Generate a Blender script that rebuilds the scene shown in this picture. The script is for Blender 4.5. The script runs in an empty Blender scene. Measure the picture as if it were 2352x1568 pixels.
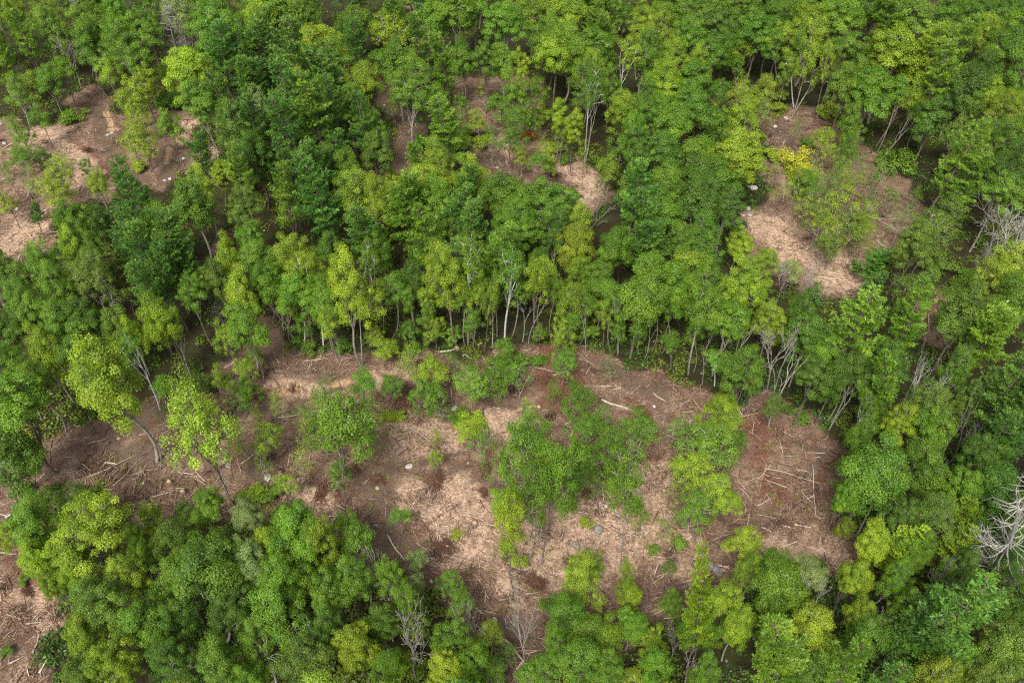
import bpy, math, random
import numpy as np
from mathutils import Vector, Quaternion

# ------------------------------------------------------------------ camera, sky, sun, exposure
PITCH = math.radians(47.0); CAM_H = 90.0; FPX = 2000.0; CX, CY = 1176.0, 784.0
scene = bpy.context.scene
cam_d = bpy.data.cameras.new("camera"); cam = bpy.data.objects.new("camera", cam_d)
scene.collection.objects.link(cam)
cam.location = (0, 0, CAM_H); cam.rotation_euler = (math.pi/2 - PITCH, 0, 0)
cam_d.sensor_width = 36.0; cam_d.lens = FPX/2352.0*36.0; cam_d.clip_start = 1.0; cam_d.clip_end = 5000.0
scene.camera = cam
SUN_EL, SUN_AZ = math.radians(56), math.radians(200)      # azimuth measured clockwise from +Y
world = bpy.data.worlds.new("World"); scene.world = world; world.use_nodes = True
wn = world.node_tree.nodes; wl = world.node_tree.links
bg = wn["Background"]; bg.inputs["Strength"].default_value = 0.15
sky = wn.new("ShaderNodeTexSky"); sky.sky_type = 'NISHITA'; sky.sun_disc = False
sky.sun_elevation = SUN_EL; sky.sun_rotation = SUN_AZ; sky.air_density = 1.0; sky.dust_density = 4.0; sky.ozone_density = 1.0
hs = wn.new("ShaderNodeHueSaturation"); hs.inputs["Saturation"].default_value = 0.3
wl.new(sky.outputs[0], hs.inputs["Color"]); wl.new(hs.outputs[0], bg.inputs["Color"])
sl = bpy.data.lights.new("sun", 'SUN'); sl.energy = 2.8; sl.angle = math.radians(16); sl.color = (1.0, 0.95, 0.87)
so = bpy.data.objects.new("sun", sl); scene.collection.objects.link(so)
sd = Vector((math.sin(SUN_AZ)*math.cos(SUN_EL), math.cos(SUN_AZ)*math.cos(SUN_EL), math.sin(SUN_EL)))
so.rotation_euler = sd.to_track_quat('Z', 'Y').to_euler(); so.location = sd*200
scene.view_settings.view_transform = 'Standard'; scene.view_settings.look = 'None'
scene.view_settings.exposure = 0.62; scene.view_settings.gamma = 1.0
scene.render.engine = 'CYCLES'
scene.cycles.use_denoising = False; scene.cycles.filter_width = 1.15
scene.cycles.max_bounces = 6; scene.cycles.diffuse_bounces = 3; scene.cycles.glossy_bounces = 1
scene.cycles.transmission_bounces = 3; scene.cycles.sample_clamp_indirect = 4.0

COL = scene.collection
cp, sp = math.cos(PITCH), math.sin(PITCH)

# ------------------------------------------------------------------ picture <-> ground
def ray(x, y):
    dx, dy = (x-CX)/FPX, (CY-y)/FPX
    return dx, cp + dy*sp, -sp + dy*cp
def at(x, y, z=0.0):
    a, b, c = ray(x, y); t = (z-CAM_H)/c
    return a*t, b*t, t
def project(X, Y, Z):
    q = CAM_H - Z; t = Y*cp + q*sp
    return CX + FPX*X/t, CY - FPX*(Y*sp - q*cp)/t, t

# ------------------------------------------------------------------ noise
_rs = np.random.RandomState(5)
_LAT = _rs.rand(8, 256, 256)
def vnoise(x, y, s, k=0):
    x = np.asarray(x, float)/s + 37.3*k; y = np.asarray(y, float)/s + 11.7*k
    xi = np.floor(x).astype(int); yi = np.floor(y).astype(int); fx = x-xi; fy = y-yi
    fx = fx*fx*(3-2*fx); fy = fy*fy*(3-2*fy); L = _LAT[k % 8]
    a = L[xi % 256, yi % 256]; b = L[(xi+1) % 256, yi % 256]; c = L[xi % 256, (yi+1) % 256]; d = L[(xi+1) % 256, (yi+1) % 256]
    return (a*(1-fx)+b*fx)*(1-fy) + (c*(1-fx)+d*fx)*fy
def ground_z(x, y):
    return (1.6*(vnoise(x, y, 26, 0)-.5) + .9*(vnoise(x, y, 7, 1)-.5) + .55*(vnoise(x, y, 2.6, 2)-.5) + .28*(vnoise(x, y, 1.1, 3)-.5))

# ------------------------------------------------------------------ mesh building from arrays
class Acc:
    def __init__(s): s.v = []; s.f = []; s.t = []; s.n = 0
    def add(s, v, f, tone=None):
        v = np.asarray(v, float).reshape(-1, 3); f = np.asarray(f, int).reshape(-1, 4)
        s.v.append(v); s.f.append(f + s.n); s.n += len(v)
        s.t.append(np.full(len(v), .5) if tone is None else np.broadcast_to(np.asarray(tone, float), (len(v),)).copy())
    def tube(s, pts, rad, sides=6, tone=.5, cap=False):
        pts = np.asarray(pts, float); rad = np.asarray(rad, float); n = len(pts)
        tan = np.gradient(pts, axis=0); tan /= np.linalg.norm(tan, axis=1)[:, None] + 1e-9
        ref = np.tile([[.31, .95, .05]], (n, 1)) if abs(tan[:, 2]).mean() > .6 else np.tile([[.03, .02, 1.]], (n, 1))
        a = np.cross(tan, ref); a /= np.linalg.norm(a, axis=1)[:, None] + 1e-9; b = np.cross(tan, a)
        th = np.arange(sides)*2*math.pi/sides
        v = pts[:, None, :] + rad[:, None, None]*(np.cos(th)[None, :, None]*a[:, None, :] + np.sin(th)[None, :, None]*b[:, None, :])
        i = np.arange(n-1)[:, None]*sides; j = np.arange(sides)[None, :]; k = (j+1) % sides
        f = np.stack([i+j, i+k, i+sides+k, i+sides+j], -1).reshape(-1, 4)
        if cap and sides == 6:
            o = (n-1)*sides
            f = np.vstack([f, [[0, 3, 2, 1], [0, 5, 4, 3], [o, o+1, o+2, o+3], [o, o+3, o+4, o+5]]])
        s.add(v.reshape(-1, 3), f, tone)
    def mesh(s, name, mat, smooth=False):
        v = np.vstack(s.v); f = np.vstack(s.f)
        m = bpy.data.meshes.new(name); m.vertices.add(len(v)); m.vertices.foreach_set("co", v.astype(np.float32).ravel())
        m.loops.add(len(f)*4); m.loops.foreach_set("vertex_index", f.astype(np.int32).ravel())
        m.polygons.add(len(f)); m.polygons.foreach_set("loop_start", (np.arange(len(f))*4).astype(np.int32))
        m.update(calc_edges=True)
        at_ = m.attributes.new("tone", 'FLOAT', 'POINT'); at_.data.foreach_set("value", np.concatenate(s.t).astype(np.float32))
        m.materials.append(mat)
        if smooth: m.polygons.foreach_set("use_smooth", np.ones(len(f), bool))
        return m
def unit(v): return v/(np.linalg.norm(v, axis=-1, keepdims=True)+1e-9)
def leaf_quads(acc, P, N, size, tone, rs, aspect=.62):
    """rhombic leaf sprays at P with normals N"""
    n = len(P); r = unit(rs.normal(size=(n, 3))); a = unit(np.cross(N, r)); b = np.cross(N, a)
    size = np.broadcast_to(size, (n,))[:, None]
    bend = N*size*.18
    v = np.stack([P - a*size*.5 - bend, P - b*size*.5*aspect, P + a*size*.5 - bend, P + b*size*.5*aspect], 1)
    acc.add(v.reshape(-1, 3), np.arange(4*n).reshape(-1, 4), np.repeat(tone, 4))

# ------------------------------------------------------------------ materials
def new_mat(name):
    m = bpy.data.materials.new(name); m.use_nodes = True; nt = m.node_tree; nt.nodes.clear()
    return m, nt.nodes, nt.links, nt.nodes.new("ShaderNodeOutputMaterial")
def attr(N, name):
    a = N.new("ShaderNodeAttribute"); a.attribute_name = name; return a
def foliage_mat(name, transl=.27, own=None):
    m, N, L, out = new_mat(name)
    tone = attr(N, "tone")
    hsv = N.new("ShaderNodeHueSaturation")
    mp = N.new("ShaderNodeMapRange"); mp.inputs[3].default_value = .485; mp.inputs[4].default_value = .52; L.new(tone.outputs["Fac"], mp.inputs[0])
    mh = N.new("ShaderNodeMath"); mh.operation = 'SUBTRACT'; mh.inputs[0].default_value = 1.0; L.new(mp.outputs[0], mh.inputs[1])
    L.new(mh.outputs[0], hsv.inputs["Hue"])
    mv = N.new("ShaderNodeMapRange"); mv.inputs[3].default_value = .50; mv.inputs[4].default_value = 1.6; L.new(tone.outputs["Fac"], mv.inputs[0])
    L.new(mv.outputs[0], hsv.inputs["Value"])
    if own:
        c = attr(N, own); L.new(c.outputs["Color"], hsv.inputs["Color"])
    else:
        oi = N.new("ShaderNodeObjectInfo"); L.new(oi.outputs["Color"], hsv.inputs["Color"])
    d = N.new("ShaderNodeBsdfDiffuse"); t = N.new("ShaderNodeBsdfTranslucent"); g = N.new("ShaderNodeBsdfGlossy")
    g.inputs["Roughness"].default_value = .45; g.inputs["Color"].default_value = (.9, .95, .9, 1)
    L.new(hsv.outputs[0], d.inputs["Color"])
    tc = N.new("ShaderNodeMix"); tc.data_type = 'RGBA'; tc.blend_type = 'MULTIPLY'; tc.inputs[0].default_value = 1.0
    L.new(hsv.outputs[0], tc.inputs[6]); tc.inputs[7].default_value = (1.25, 1.2, .6, 1); L.new(tc.outputs[2], t.inputs["Color"])
    m1 = N.new("ShaderNodeMixShader"); m1.inputs[0].default_value = transl
    L.new(d.outputs[0], m1.inputs[1]); L.new(t.outputs[0], m1.inputs[2])
    m2 = N.new("ShaderNodeMixShader"); m2.inputs[0].default_value = .025
    L.new(m1.outputs[0], m2.inputs[1]); L.new(g.outputs[0], m2.inputs[2]); L.new(m2.outputs[0], out.inputs[0])
    return m
def bark_mat(name, birch=False):
    m, N, L, out = new_mat(name)
    oi = N.new("ShaderNodeObjectInfo"); tc = N.new("ShaderNodeTexCoord")
    mp = N.new("ShaderNodeMapping"); mp.inputs["Scale"].default_value = (3, 3, 9 if birch else .8); L.new(tc.outputs["Object"], mp.inputs[0])
    n = N.new("ShaderNodeTexNoise"); n.inputs["Scale"].default_value = 2.2; n.inputs["Detail"].default_value = 5; L.new(mp.outputs[0], n.inputs[0])
    r = N.new("ShaderNodeValToRGB"); r.color_ramp.elements[0].position = .36; r.color_ramp.elements[1].position = .52 if birch else .7
    r.color_ramp.elements[0].color = (.22, .2, .18, 1) if birch else (.5, .48, .46, 1); r.color_ramp.elements[1].color = (1, 1, 1, 1) if birch else (1.1, 1.08, 1.05, 1)
    L.new(n.outputs[0], r.inputs[0])
    mx = N.new("ShaderNodeMix"); mx.data_type = 'RGBA'; mx.blend_type = 'MULTIPLY'; mx.inputs[0].default_value = 1.0
    L.new(oi.outputs["Color"], mx.inputs[6]); L.new(r.outputs[0], mx.inputs[7])
    p = N.new("ShaderNodeBsdfPrincipled"); p.inputs["Roughness"].default_value = .9; p.inputs["Specular IOR Level"].default_value = .2
    L.new(mx.outputs[2], p.inputs["Base Color"])
    b = N.new("ShaderNodeBump"); b.inputs["Strength"].default_value = .5; b.inputs["Distance"].default_value = .04
    L.new(n.outputs[0], b.inputs["Height"]); L.new(b.outputs[0], p.inputs["Normal"]); L.new(p.outputs[0], out.inputs[0])
    return m
def rock_mat():
    m, N, L, out = new_mat("granite")
    oi = N.new("ShaderNodeObjectInfo"); tc = N.new("ShaderNodeTexCoord")
    n = N.new("ShaderNodeTexNoise"); n.inputs["Scale"].default_value = 3.5; n.inputs["Detail"].default_value = 8; L.new(tc.outputs["Object"], n.inputs[0])
    r = N.new("ShaderNodeValToRGB"); r.color_ramp.elements[0].position = .35; r.color_ramp.elements[1].position = .65
    r.color_ramp.elements[0].color = (.45, .43, .4, 1); r.color_ramp.elements[1].color = (1.1, 1.1, 1.08, 1); L.new(n.outputs[0], r.inputs[0])
    mx = N.new("ShaderNodeMix"); mx.data_type = 'RGBA'; mx.blend_type = 'MULTIPLY'; mx.inputs[0].default_value = 1.0
    L.new(oi.outputs["Color"], mx.inputs[6]); L.new(r.outputs[0], mx.inputs[7])
    p = N.new("ShaderNodeBsdfPrincipled"); p.inputs["Roughness"].default_value = .85; L.new(mx.outputs[2], p.inputs["Base Color"])
    b = N.new("ShaderNodeBump"); b.inputs["Strength"].default_value = .6; b.inputs["Distance"].default_value = .08
    L.new(n.outputs[0], b.inputs["Height"]); L.new(b.outputs[0], p.inputs["Normal"]); L.new(p.outputs[0], out.inputs[0])
    return m
def stick_mat(name, cols):
    """woody litter: colour picked per stick by the tone attribute"""
    m, N, L, out = new_mat(name)
    t = attr(N, "tone"); r = N.new("ShaderNodeValToRGB"); cr = r.color_ramp; cr.interpolation = 'LINEAR'
    while len(cr.elements) < len(cols): cr.elements.new(.5)
    for i, c in enumerate(cols): cr.elements[i].position = i/(len(cols)-1); cr.elements[i].color = (*c, 1)
    L.new(t.outputs["Fac"], r.inputs[0])
    p = N.new("ShaderNodeBsdfPrincipled"); p.inputs["Roughness"].default_value = .9; p.inputs["Specular IOR Level"].default_value = .2
    L.new(r.outputs[0], p.inputs["Base Color"]); L.new(p.outputs[0], out.inputs[0])
    return m
LEAF = foliage_mat("broad_leaves"); NEEDLE = foliage_mat("pine_needles", .18); BARK = bark_mat("bark"); BIRCH = bark_mat("birch_bark", True)
ROCK = rock_mat(); UNDER = foliage_mat("undergrowth_leaves", .3, "tint")
SLASH = stick_mat("slash_wood", [(.05, .03, .022), (.10, .055, .038), (.2, .12, .08), (.34, .23, .16), (.55, .44, .34)])
RUSTY = stick_mat("rusty_needles", [(.055, .03, .02), (.11, .05, .03), (.15, .075, .045), (.13, .08, .055), (.34, .25, .19)])

# ------------------------------------------------------------------ clearings, drawn where the ground shows
OPEN = [
 [(150,1010),(330,905),(480,855),(560,800),(598,745),(600,700),(655,710),(690,790),(860,800),(960,788),(1120,800),(1300,800),(1450,830),(1560,850),(1640,885),(1720,925),(1790,935),(1890,950),(1925,1010),(1925,1090),(1935,1200),(2000,1310),(1860,1330),(1690,1330),(1640,1390),(1560,1410),(1490,1460),(1300,1480),(1230,1480),(1240,1568),(1230,1640),(1100,1640),(1090,1500),(1050,1430),(960,1330),(870,1250),(800,1215),(650,1200),(540,1190),(400,1215),(300,1200),(180,1140),(60,1175),(0,1210),(-60,1220),(-60,1060),(100,1040)],
 [(-60,1190),(0,1195),(30,1290),(110,1320),(170,1400),(150,1500),(160,1660),(-100,1660)],
 [(170,185),(245,190),(300,258),(400,255),(460,262),(475,380),(385,445),(290,432),(205,480),(130,505),(145,590),(0,600),(-60,600),(-60,250),(60,290),(150,260)],
 [(800,155),(880,150),(925,240),(950,330),(975,385),(900,425),(890,300),(850,210)],
 [(1020,160),(1230,180),(1250,330),(1180,350),(1100,300),(1030,320)],
 [(1080,325),(1180,330),(1320,350),(1400,440),(1390,480),(1330,490),(1240,430),(1130,430)],
 [(915,-60),(960,-60),(965,60),(925,20)],
 [(1670,215),(1790,235),(1930,262),(2000,340),(2110,420),(2125,500),(2090,560),(2010,600),(2015,680),(1900,705),(1770,660),(1690,560),(1690,480),(1740,430),(1740,330)],
 [(2115,650),(2180,640),(2175,800),(2130,790)],
 [(490,510),(545,530),(540,580),(500,570)],
]
def inpoly(px, py, poly):
    c = np.zeros(px.shape, bool); n = len(poly); j = n-1
    for i in range(n):
        xi, yi = poly[i]; xj, yj = poly[j]
        c ^= ((yi > py) != (yj > py)) & (px < (xj-xi)*(py-yi)/((yj-yi) or 1e-9)+xi)
        j = i
    return c
def is_open(px, py):
    px = np.asarray(px, float); py = np.asarray(py, float); r = np.zeros(px.shape, bool)
    for p in OPEN: r |= inpoly(px, py, p)
    return r
def stroke(px, py, pts, rad):
    d = np.full(px.shape, 1e9); pts = [np.array(p, float) for p in pts]
    if len(pts) == 1: d = np.hypot(px-pts[0][0], (py-pts[0][1])*1.35)
    for a, b in zip(pts[:-1], pts[1:]):
        ab = b-a; t = np.clip(((px-a[0])*ab[0]+(py-a[1])*ab[1])/(ab@ab), 0, 1)
        d = np.minimum(d, np.hypot(px-a[0]-t*ab[0], (py-a[1]-t*ab[1])*1.35))
    return np.clip(1.35 - d/rad, 0, 1)
SOIL = [([(620,740),(640,820),(560,880),(430,930),(320,970),(230,1010)], 50), ([(250,1060),(330,1080),(300,1150)], 90), ([(560,940),(600,1000),(620,1050)], 45),
 ([(850,1080),(870,1160),(890,1230),(960,1310),(1040,1400),(1150,1430),(1250,1420),(1400,1390),(1520,1370),(1640,1345)], 50), ([(1180,1480),(1180,1560)], 60),
 ([(1000,1060),(1090,1040)], 22), ([(690,840),(760,870),(740,900)], 35), ([(1890,1300),(1990,1310)], 25), ([(240,240),(270,330),(330,410)], 38), ([(430,330),(400,420)], 28), ([(60,470),(180,455)], 25),
 ([(850,190),(900,280),(930,370)], 42), ([(1110,370),(1160,385)], 40), ([(1800,300),(1790,340)], 45), ([(1420,860),(1560,900)], 40), ([(1900,1080),(1860,1050)], 45), ([(820,120),(860,170)], 40)]
PALE = [([(930,1010),(1010,1020)], 70), ([(960,1150),(1060,1180),(1080,1260)], 80), ([(1300,1220),(1450,1220),(1580,1250)], 95), ([(1480,1080),(1530,1150)], 60), ([(1200,1300),(1320,1290)], 60),
 ([(870,850),(980,830)], 30), ([(640,900),(720,890)], 30), ([(380,1100)], 40), ([(690,1150),(620,1120)], 45), ([(1740,510),(1800,560),(1880,640),(1960,650)], 55), ([(120,310),(170,380),(150,420)], 60), ([(20,540),(110,520)], 45),
 ([(1150,350),(1180,370)], 40), ([(1300,390),(1340,440)], 50), ([(440,300),(440,340)], 25), ([(50,1400),(130,1420)], 50), ([(1880,1280),(1780,1240)], 40), ([(10,380)], 40), ([(1200,1000),(1160,960)], 50), ([(1100,230)],40)]
SAND = [([(760,885),(800,875)], 16), ([(620,915),(670,905)], 20), ([(1190,942),(1230,935)], 14), ([(1510,1098)], 20), ([(255,260),(262,300)], 13), ([(390,380),(400,350)], 10), ([(1790,575)], 10), ([(1900,1220)], 12), ([(920,990)], 10)]
RUST = [([(1720,980),(1740,1080),(1790,1130)], 55), ([(1250,800),(1240,900),(1300,870)], 38), ([(1480,930),(1460,960)], 30), ([(1460,1040),(1500,1020)], 30), ([(1120,1075)], 28), ([(1110,1125)], 16), ([(1230,1330)], 26), ([(0,1320),(80,1370)], 28),
 ([(1000,1105)], 26), ([(740,1125)], 22), ([(930,925)], 28), ([(1010,1245)], 28), ([(190,345),(240,370),(260,420)], 24), ([(220,190)], 26), ([(1345,1125)], 16), ([(1870,1100),(1880,1060)], 24), ([(870,1100)], 18), ([(2140,700)], 25), ([(870,170)],22), ([(380,980)],20), ([(1330,810)], 25)]
GRASS = [([(2080,560),(2180,600),(2200,650)], 75), ([(1790,215),(1730,225)], 50), ([(460,840),(400,880)], 50), ([(560,1140),(580,1110)], 40), ([(900,960),(940,965)], 30), ([(1240,340),(1300,370)], 35), ([(1960,350),(1890,330)], 40), ([(1900,440),(1960,560)], 70),
 ([(1500,1230),(1560,1240),(1440,1190)], 28), ([(1340,1190),(1300,1160)], 22), ([(1180,1270),(1200,1240)], 28), ([(1780,930),(1840,940)], 32), ([(1030,290),(1060,330)], 30), ([(720,810)], 25), ([(130,1110),(220,1140)], 35), ([(320,350),(330,330)], 45), ([(120,440)], 35), ([(2010,1300)], 40), ([(1070,1110)],14), ([(1560,1060)],30), ([(430,1060)],40), ([(900,1180)],14), ([(1700,270),(1650,300)],40)]

# ------------------------------------------------------------------ ground sheet
xs = np.concatenate([np.array([-2500, -1200, -600, -350, -230, -180, -150]), np.arange(-135, 135.01, .5), np.array([150, 180, 230, 350, 600, 1200, 2500])])
ys = np.concatenate([np.array([-600, -200, -60, 0, 15]), np.arange(26, 206, .5), np.array([215, 240, 300, 450, 800, 1500, 3000])])
GX, GY = np.meshgrid(xs, ys)
GZ = ground_z(GX, GY)
jx = GX + 3.0*(vnoise(GX, GY, 2.2, 4)-.5) + 5.5*(vnoise(GX, GY, 6, 5)-.5); jy = GY + 3.0*(vnoise(GX, GY, 2.2, 6)-.5) + 5.5*(vnoise(GX, GY, 6, 7)-.5)
PX, PY, _ = project(jx, np.maximum(jy, 5), 0)
PXS, PYS, _ = project(GX+.3*(jx-GX), np.maximum(GY+.3*(jy-GY), 5), 0)
def msum(S, PX=PX, PY=PY): 
    r = np.zeros(PX.shape)
    for pts, rad in S: r = np.maximum(r, stroke(PX, PY, pts, rad))
    return r
def blur(a, n=2):
    for _ in range(n):
        a = a.copy(); a[1:-1, 1:-1] = (a[1:-1, 1:-1]*2 + a[:-2, 1:-1] + a[2:, 1:-1] + a[1:-1, :-2] + a[1:-1, 2:])/6
    return a
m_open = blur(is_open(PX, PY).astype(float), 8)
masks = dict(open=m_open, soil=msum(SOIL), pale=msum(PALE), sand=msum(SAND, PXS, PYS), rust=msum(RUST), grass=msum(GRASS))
acc = Acc(); ny, nx = GX.shape
idx = np.arange(ny*nx).reshape(ny, nx)
acc.add(np.stack([GX, GY, GZ], -1).reshape(-1, 3), np.stack([idx[:-1, :-1], idx[:-1, 1:], idx[1:, 1:], idx[1:, :-1]], -1).reshape(-1, 4))

def ground_mat():
    m, N, L, out = new_mat("ground_litter")
    tc = N.new("ShaderNodeTexCoord")
    def noise(scale, detail=4, rough=.6, stretch=None, rot=0):
        n = N.new("ShaderNodeTexNoise"); n.inputs["Scale"].default_value = scale; n.inputs["Detail"].default_value = detail; n.inputs["Roughness"].default_value = rough
        mp = N.new("ShaderNodeMapping"); mp.inputs["Rotation"].default_value = (0, 0, rot); mp.inputs["Scale"].default_value = stretch or (1, 1, 1)
        L.new(tc.outputs["Object"], mp.inputs[0]); L.new(mp.outputs[0], n.inputs[0]); return n.outputs[0]
    def ramp(src, a, b):
        r = N.new("ShaderNodeMapRange"); r.inputs[1].default_value = a; r.inputs[2].default_value = b; r.clamp = True; L.new(src, r.inputs[0]); return r.outputs[0]
    def mix(fac, a, b, mode='MIX'):
        x = N.new("ShaderNodeMix"); x.data_type = 'RGBA'; x.blend_type = mode
        if isinstance(fac, float): x.inputs[0].default_value = fac
        else: L.new(fac, x.inputs[0])
        for s, c in ((6, a), (7, b)):
            if isinstance(c, tuple): x.inputs[s].default_value = (*c, 1)
            else: L.new(c, x.inputs[s])
        return x.outputs[2]
    def math_(op, a, b):
        x = N.new("ShaderNodeMath"); x.operation = op; x.use_clamp = True
        for s, c in ((0, a), (1, b)):
            if isinstance(c, float): x.inputs[s].default_value = c
            else: L.new(c, x.inputs[s])
        return x.outputs[0]
    fine = noise(5.5, 6, .75); fine2 = noise(2.3, 5, .7); st1 = noise(3.2, 4, .7, (1, 5, 1), .5); st2 = noise(3.2, 4, .7, (1, 5, 1), 2.1); big = noise(.12, 5, .6); mid = noise(.5, 5, .65)
    # dry litter of a logged clearing
    lit = mix(ramp(fine, .38, .64), (.066, .038, .023), (.30, .185, .118))
    lit = mix(ramp(st1, .5, .62), lit, (.45, .35, .26)); lit = mix(ramp(st2, .54, .64), lit, (.075, .048, .033))
    lit = mix(ramp(mid, .42, .58), lit, mix(.6, lit, (.085, .038, .024)))
    pale = mix(ramp(fine2, .36, .6), (.2, .122, .078), (.48, .335, .23)); pale = mix(ramp(st2, .54, .66), pale, (.62, .47, .36)); pale = mix(ramp(fine, .55, .66), pale, (.13, .08, .055)); pale = mix(math_('MULTIPLY', ramp(noise(1.1, 5, .7), .52, .62), .6), pale, lit)
    soil = mix(ramp(fine, .35, .68), (.066, .045, .032), (.175, .12, .085)); soil = mix(ramp(st1, .62, .7), soil, (.3, .22, .16))
    rust = mix(ramp(fine, .35, .65), (.06, .022, .014), (.19, .078, .045)); rust = mix(ramp(st2, .6, .68), rust, (.42, .28, .2))
    sand = mix(ramp(fine, .35, .65), (.26, .15, .075), (.5, .34, .2))
    grass = mix(ramp(fine, .35, .65), (.06, .065, .015), (.17, .16, .035)); grass = mix(ramp(fine2, .55, .65), grass, (.22, .15, .08))
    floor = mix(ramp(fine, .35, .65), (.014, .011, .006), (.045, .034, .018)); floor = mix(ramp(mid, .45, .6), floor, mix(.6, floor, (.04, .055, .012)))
    def mk(name, lo=.25, hi=.75):
        a = attr(N, name); s = N.new("ShaderNodeMath"); s.operation = 'ADD'; L.new(a.outputs["Fac"], s.inputs[0])
        q = N.new("ShaderNodeMath"); q.operation = 'MULTIPLY_ADD'; L.new(fine2, q.inputs[0]); q.inputs[1].default_value = 1.3; q.inputs[2].default_value = -.65; L.new(q.outputs[0], s.inputs[1])
        return ramp(s.outputs[0], lo, hi)
    lit = mix(math_('MULTIPLY', ramp(noise(.22, 6, .7), .5, .6), .75), lit, soil); pale = mix(math_('MULTIPLY', ramp(mid, .56, .66), .7), pale, lit)
    bigm = math_('MULTIPLY', ramp(big, .58, .66), .55)
    c = mix(bigm, lit, pale); c = mix(mk("pale"), c, pale); c = mix(mk("soil", .35, .85), c, soil); c = mix(math_("MULTIPLY", mk("rust", .55, 1.0), .8), c, rust); c = mix(mk("sand", .5, 1.0), c, sand); c = mix(math_("MULTIPLY", mk("grass", .55, 1.1), .6), c, grass)
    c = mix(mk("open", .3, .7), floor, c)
    p = N.new("ShaderNodeBsdfPrincipled"); p.inputs["Roughness"].default_value = .95; p.inputs["Specular IOR Level"].default_value = .15
    L.new(c, p.inputs["Base Color"])
    b = N.new("ShaderNodeBump"); b.inputs["Strength"].default_value = .8; b.inputs["Distance"].default_value = .15; L.new(fine, b.inputs["Height"]); L.new(b.outputs[0], p.inputs["Normal"])
    L.new(p.outputs[0], out.inputs[0]); return m
gm = acc.mesh("ground", ground_mat(), True)
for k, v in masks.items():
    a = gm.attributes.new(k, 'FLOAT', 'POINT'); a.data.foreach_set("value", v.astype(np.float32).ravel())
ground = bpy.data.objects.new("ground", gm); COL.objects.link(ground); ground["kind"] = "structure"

def sample_mask(X, Y, m):
    i = np.clip(((np.asarray(Y)-26)/.5).round().astype(int)+5, 0, ny-1); j = np.clip(((np.asarray(X)+135)/.5).round().astype(int)+7, 0, nx-1)
    return m[i, j]

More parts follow.
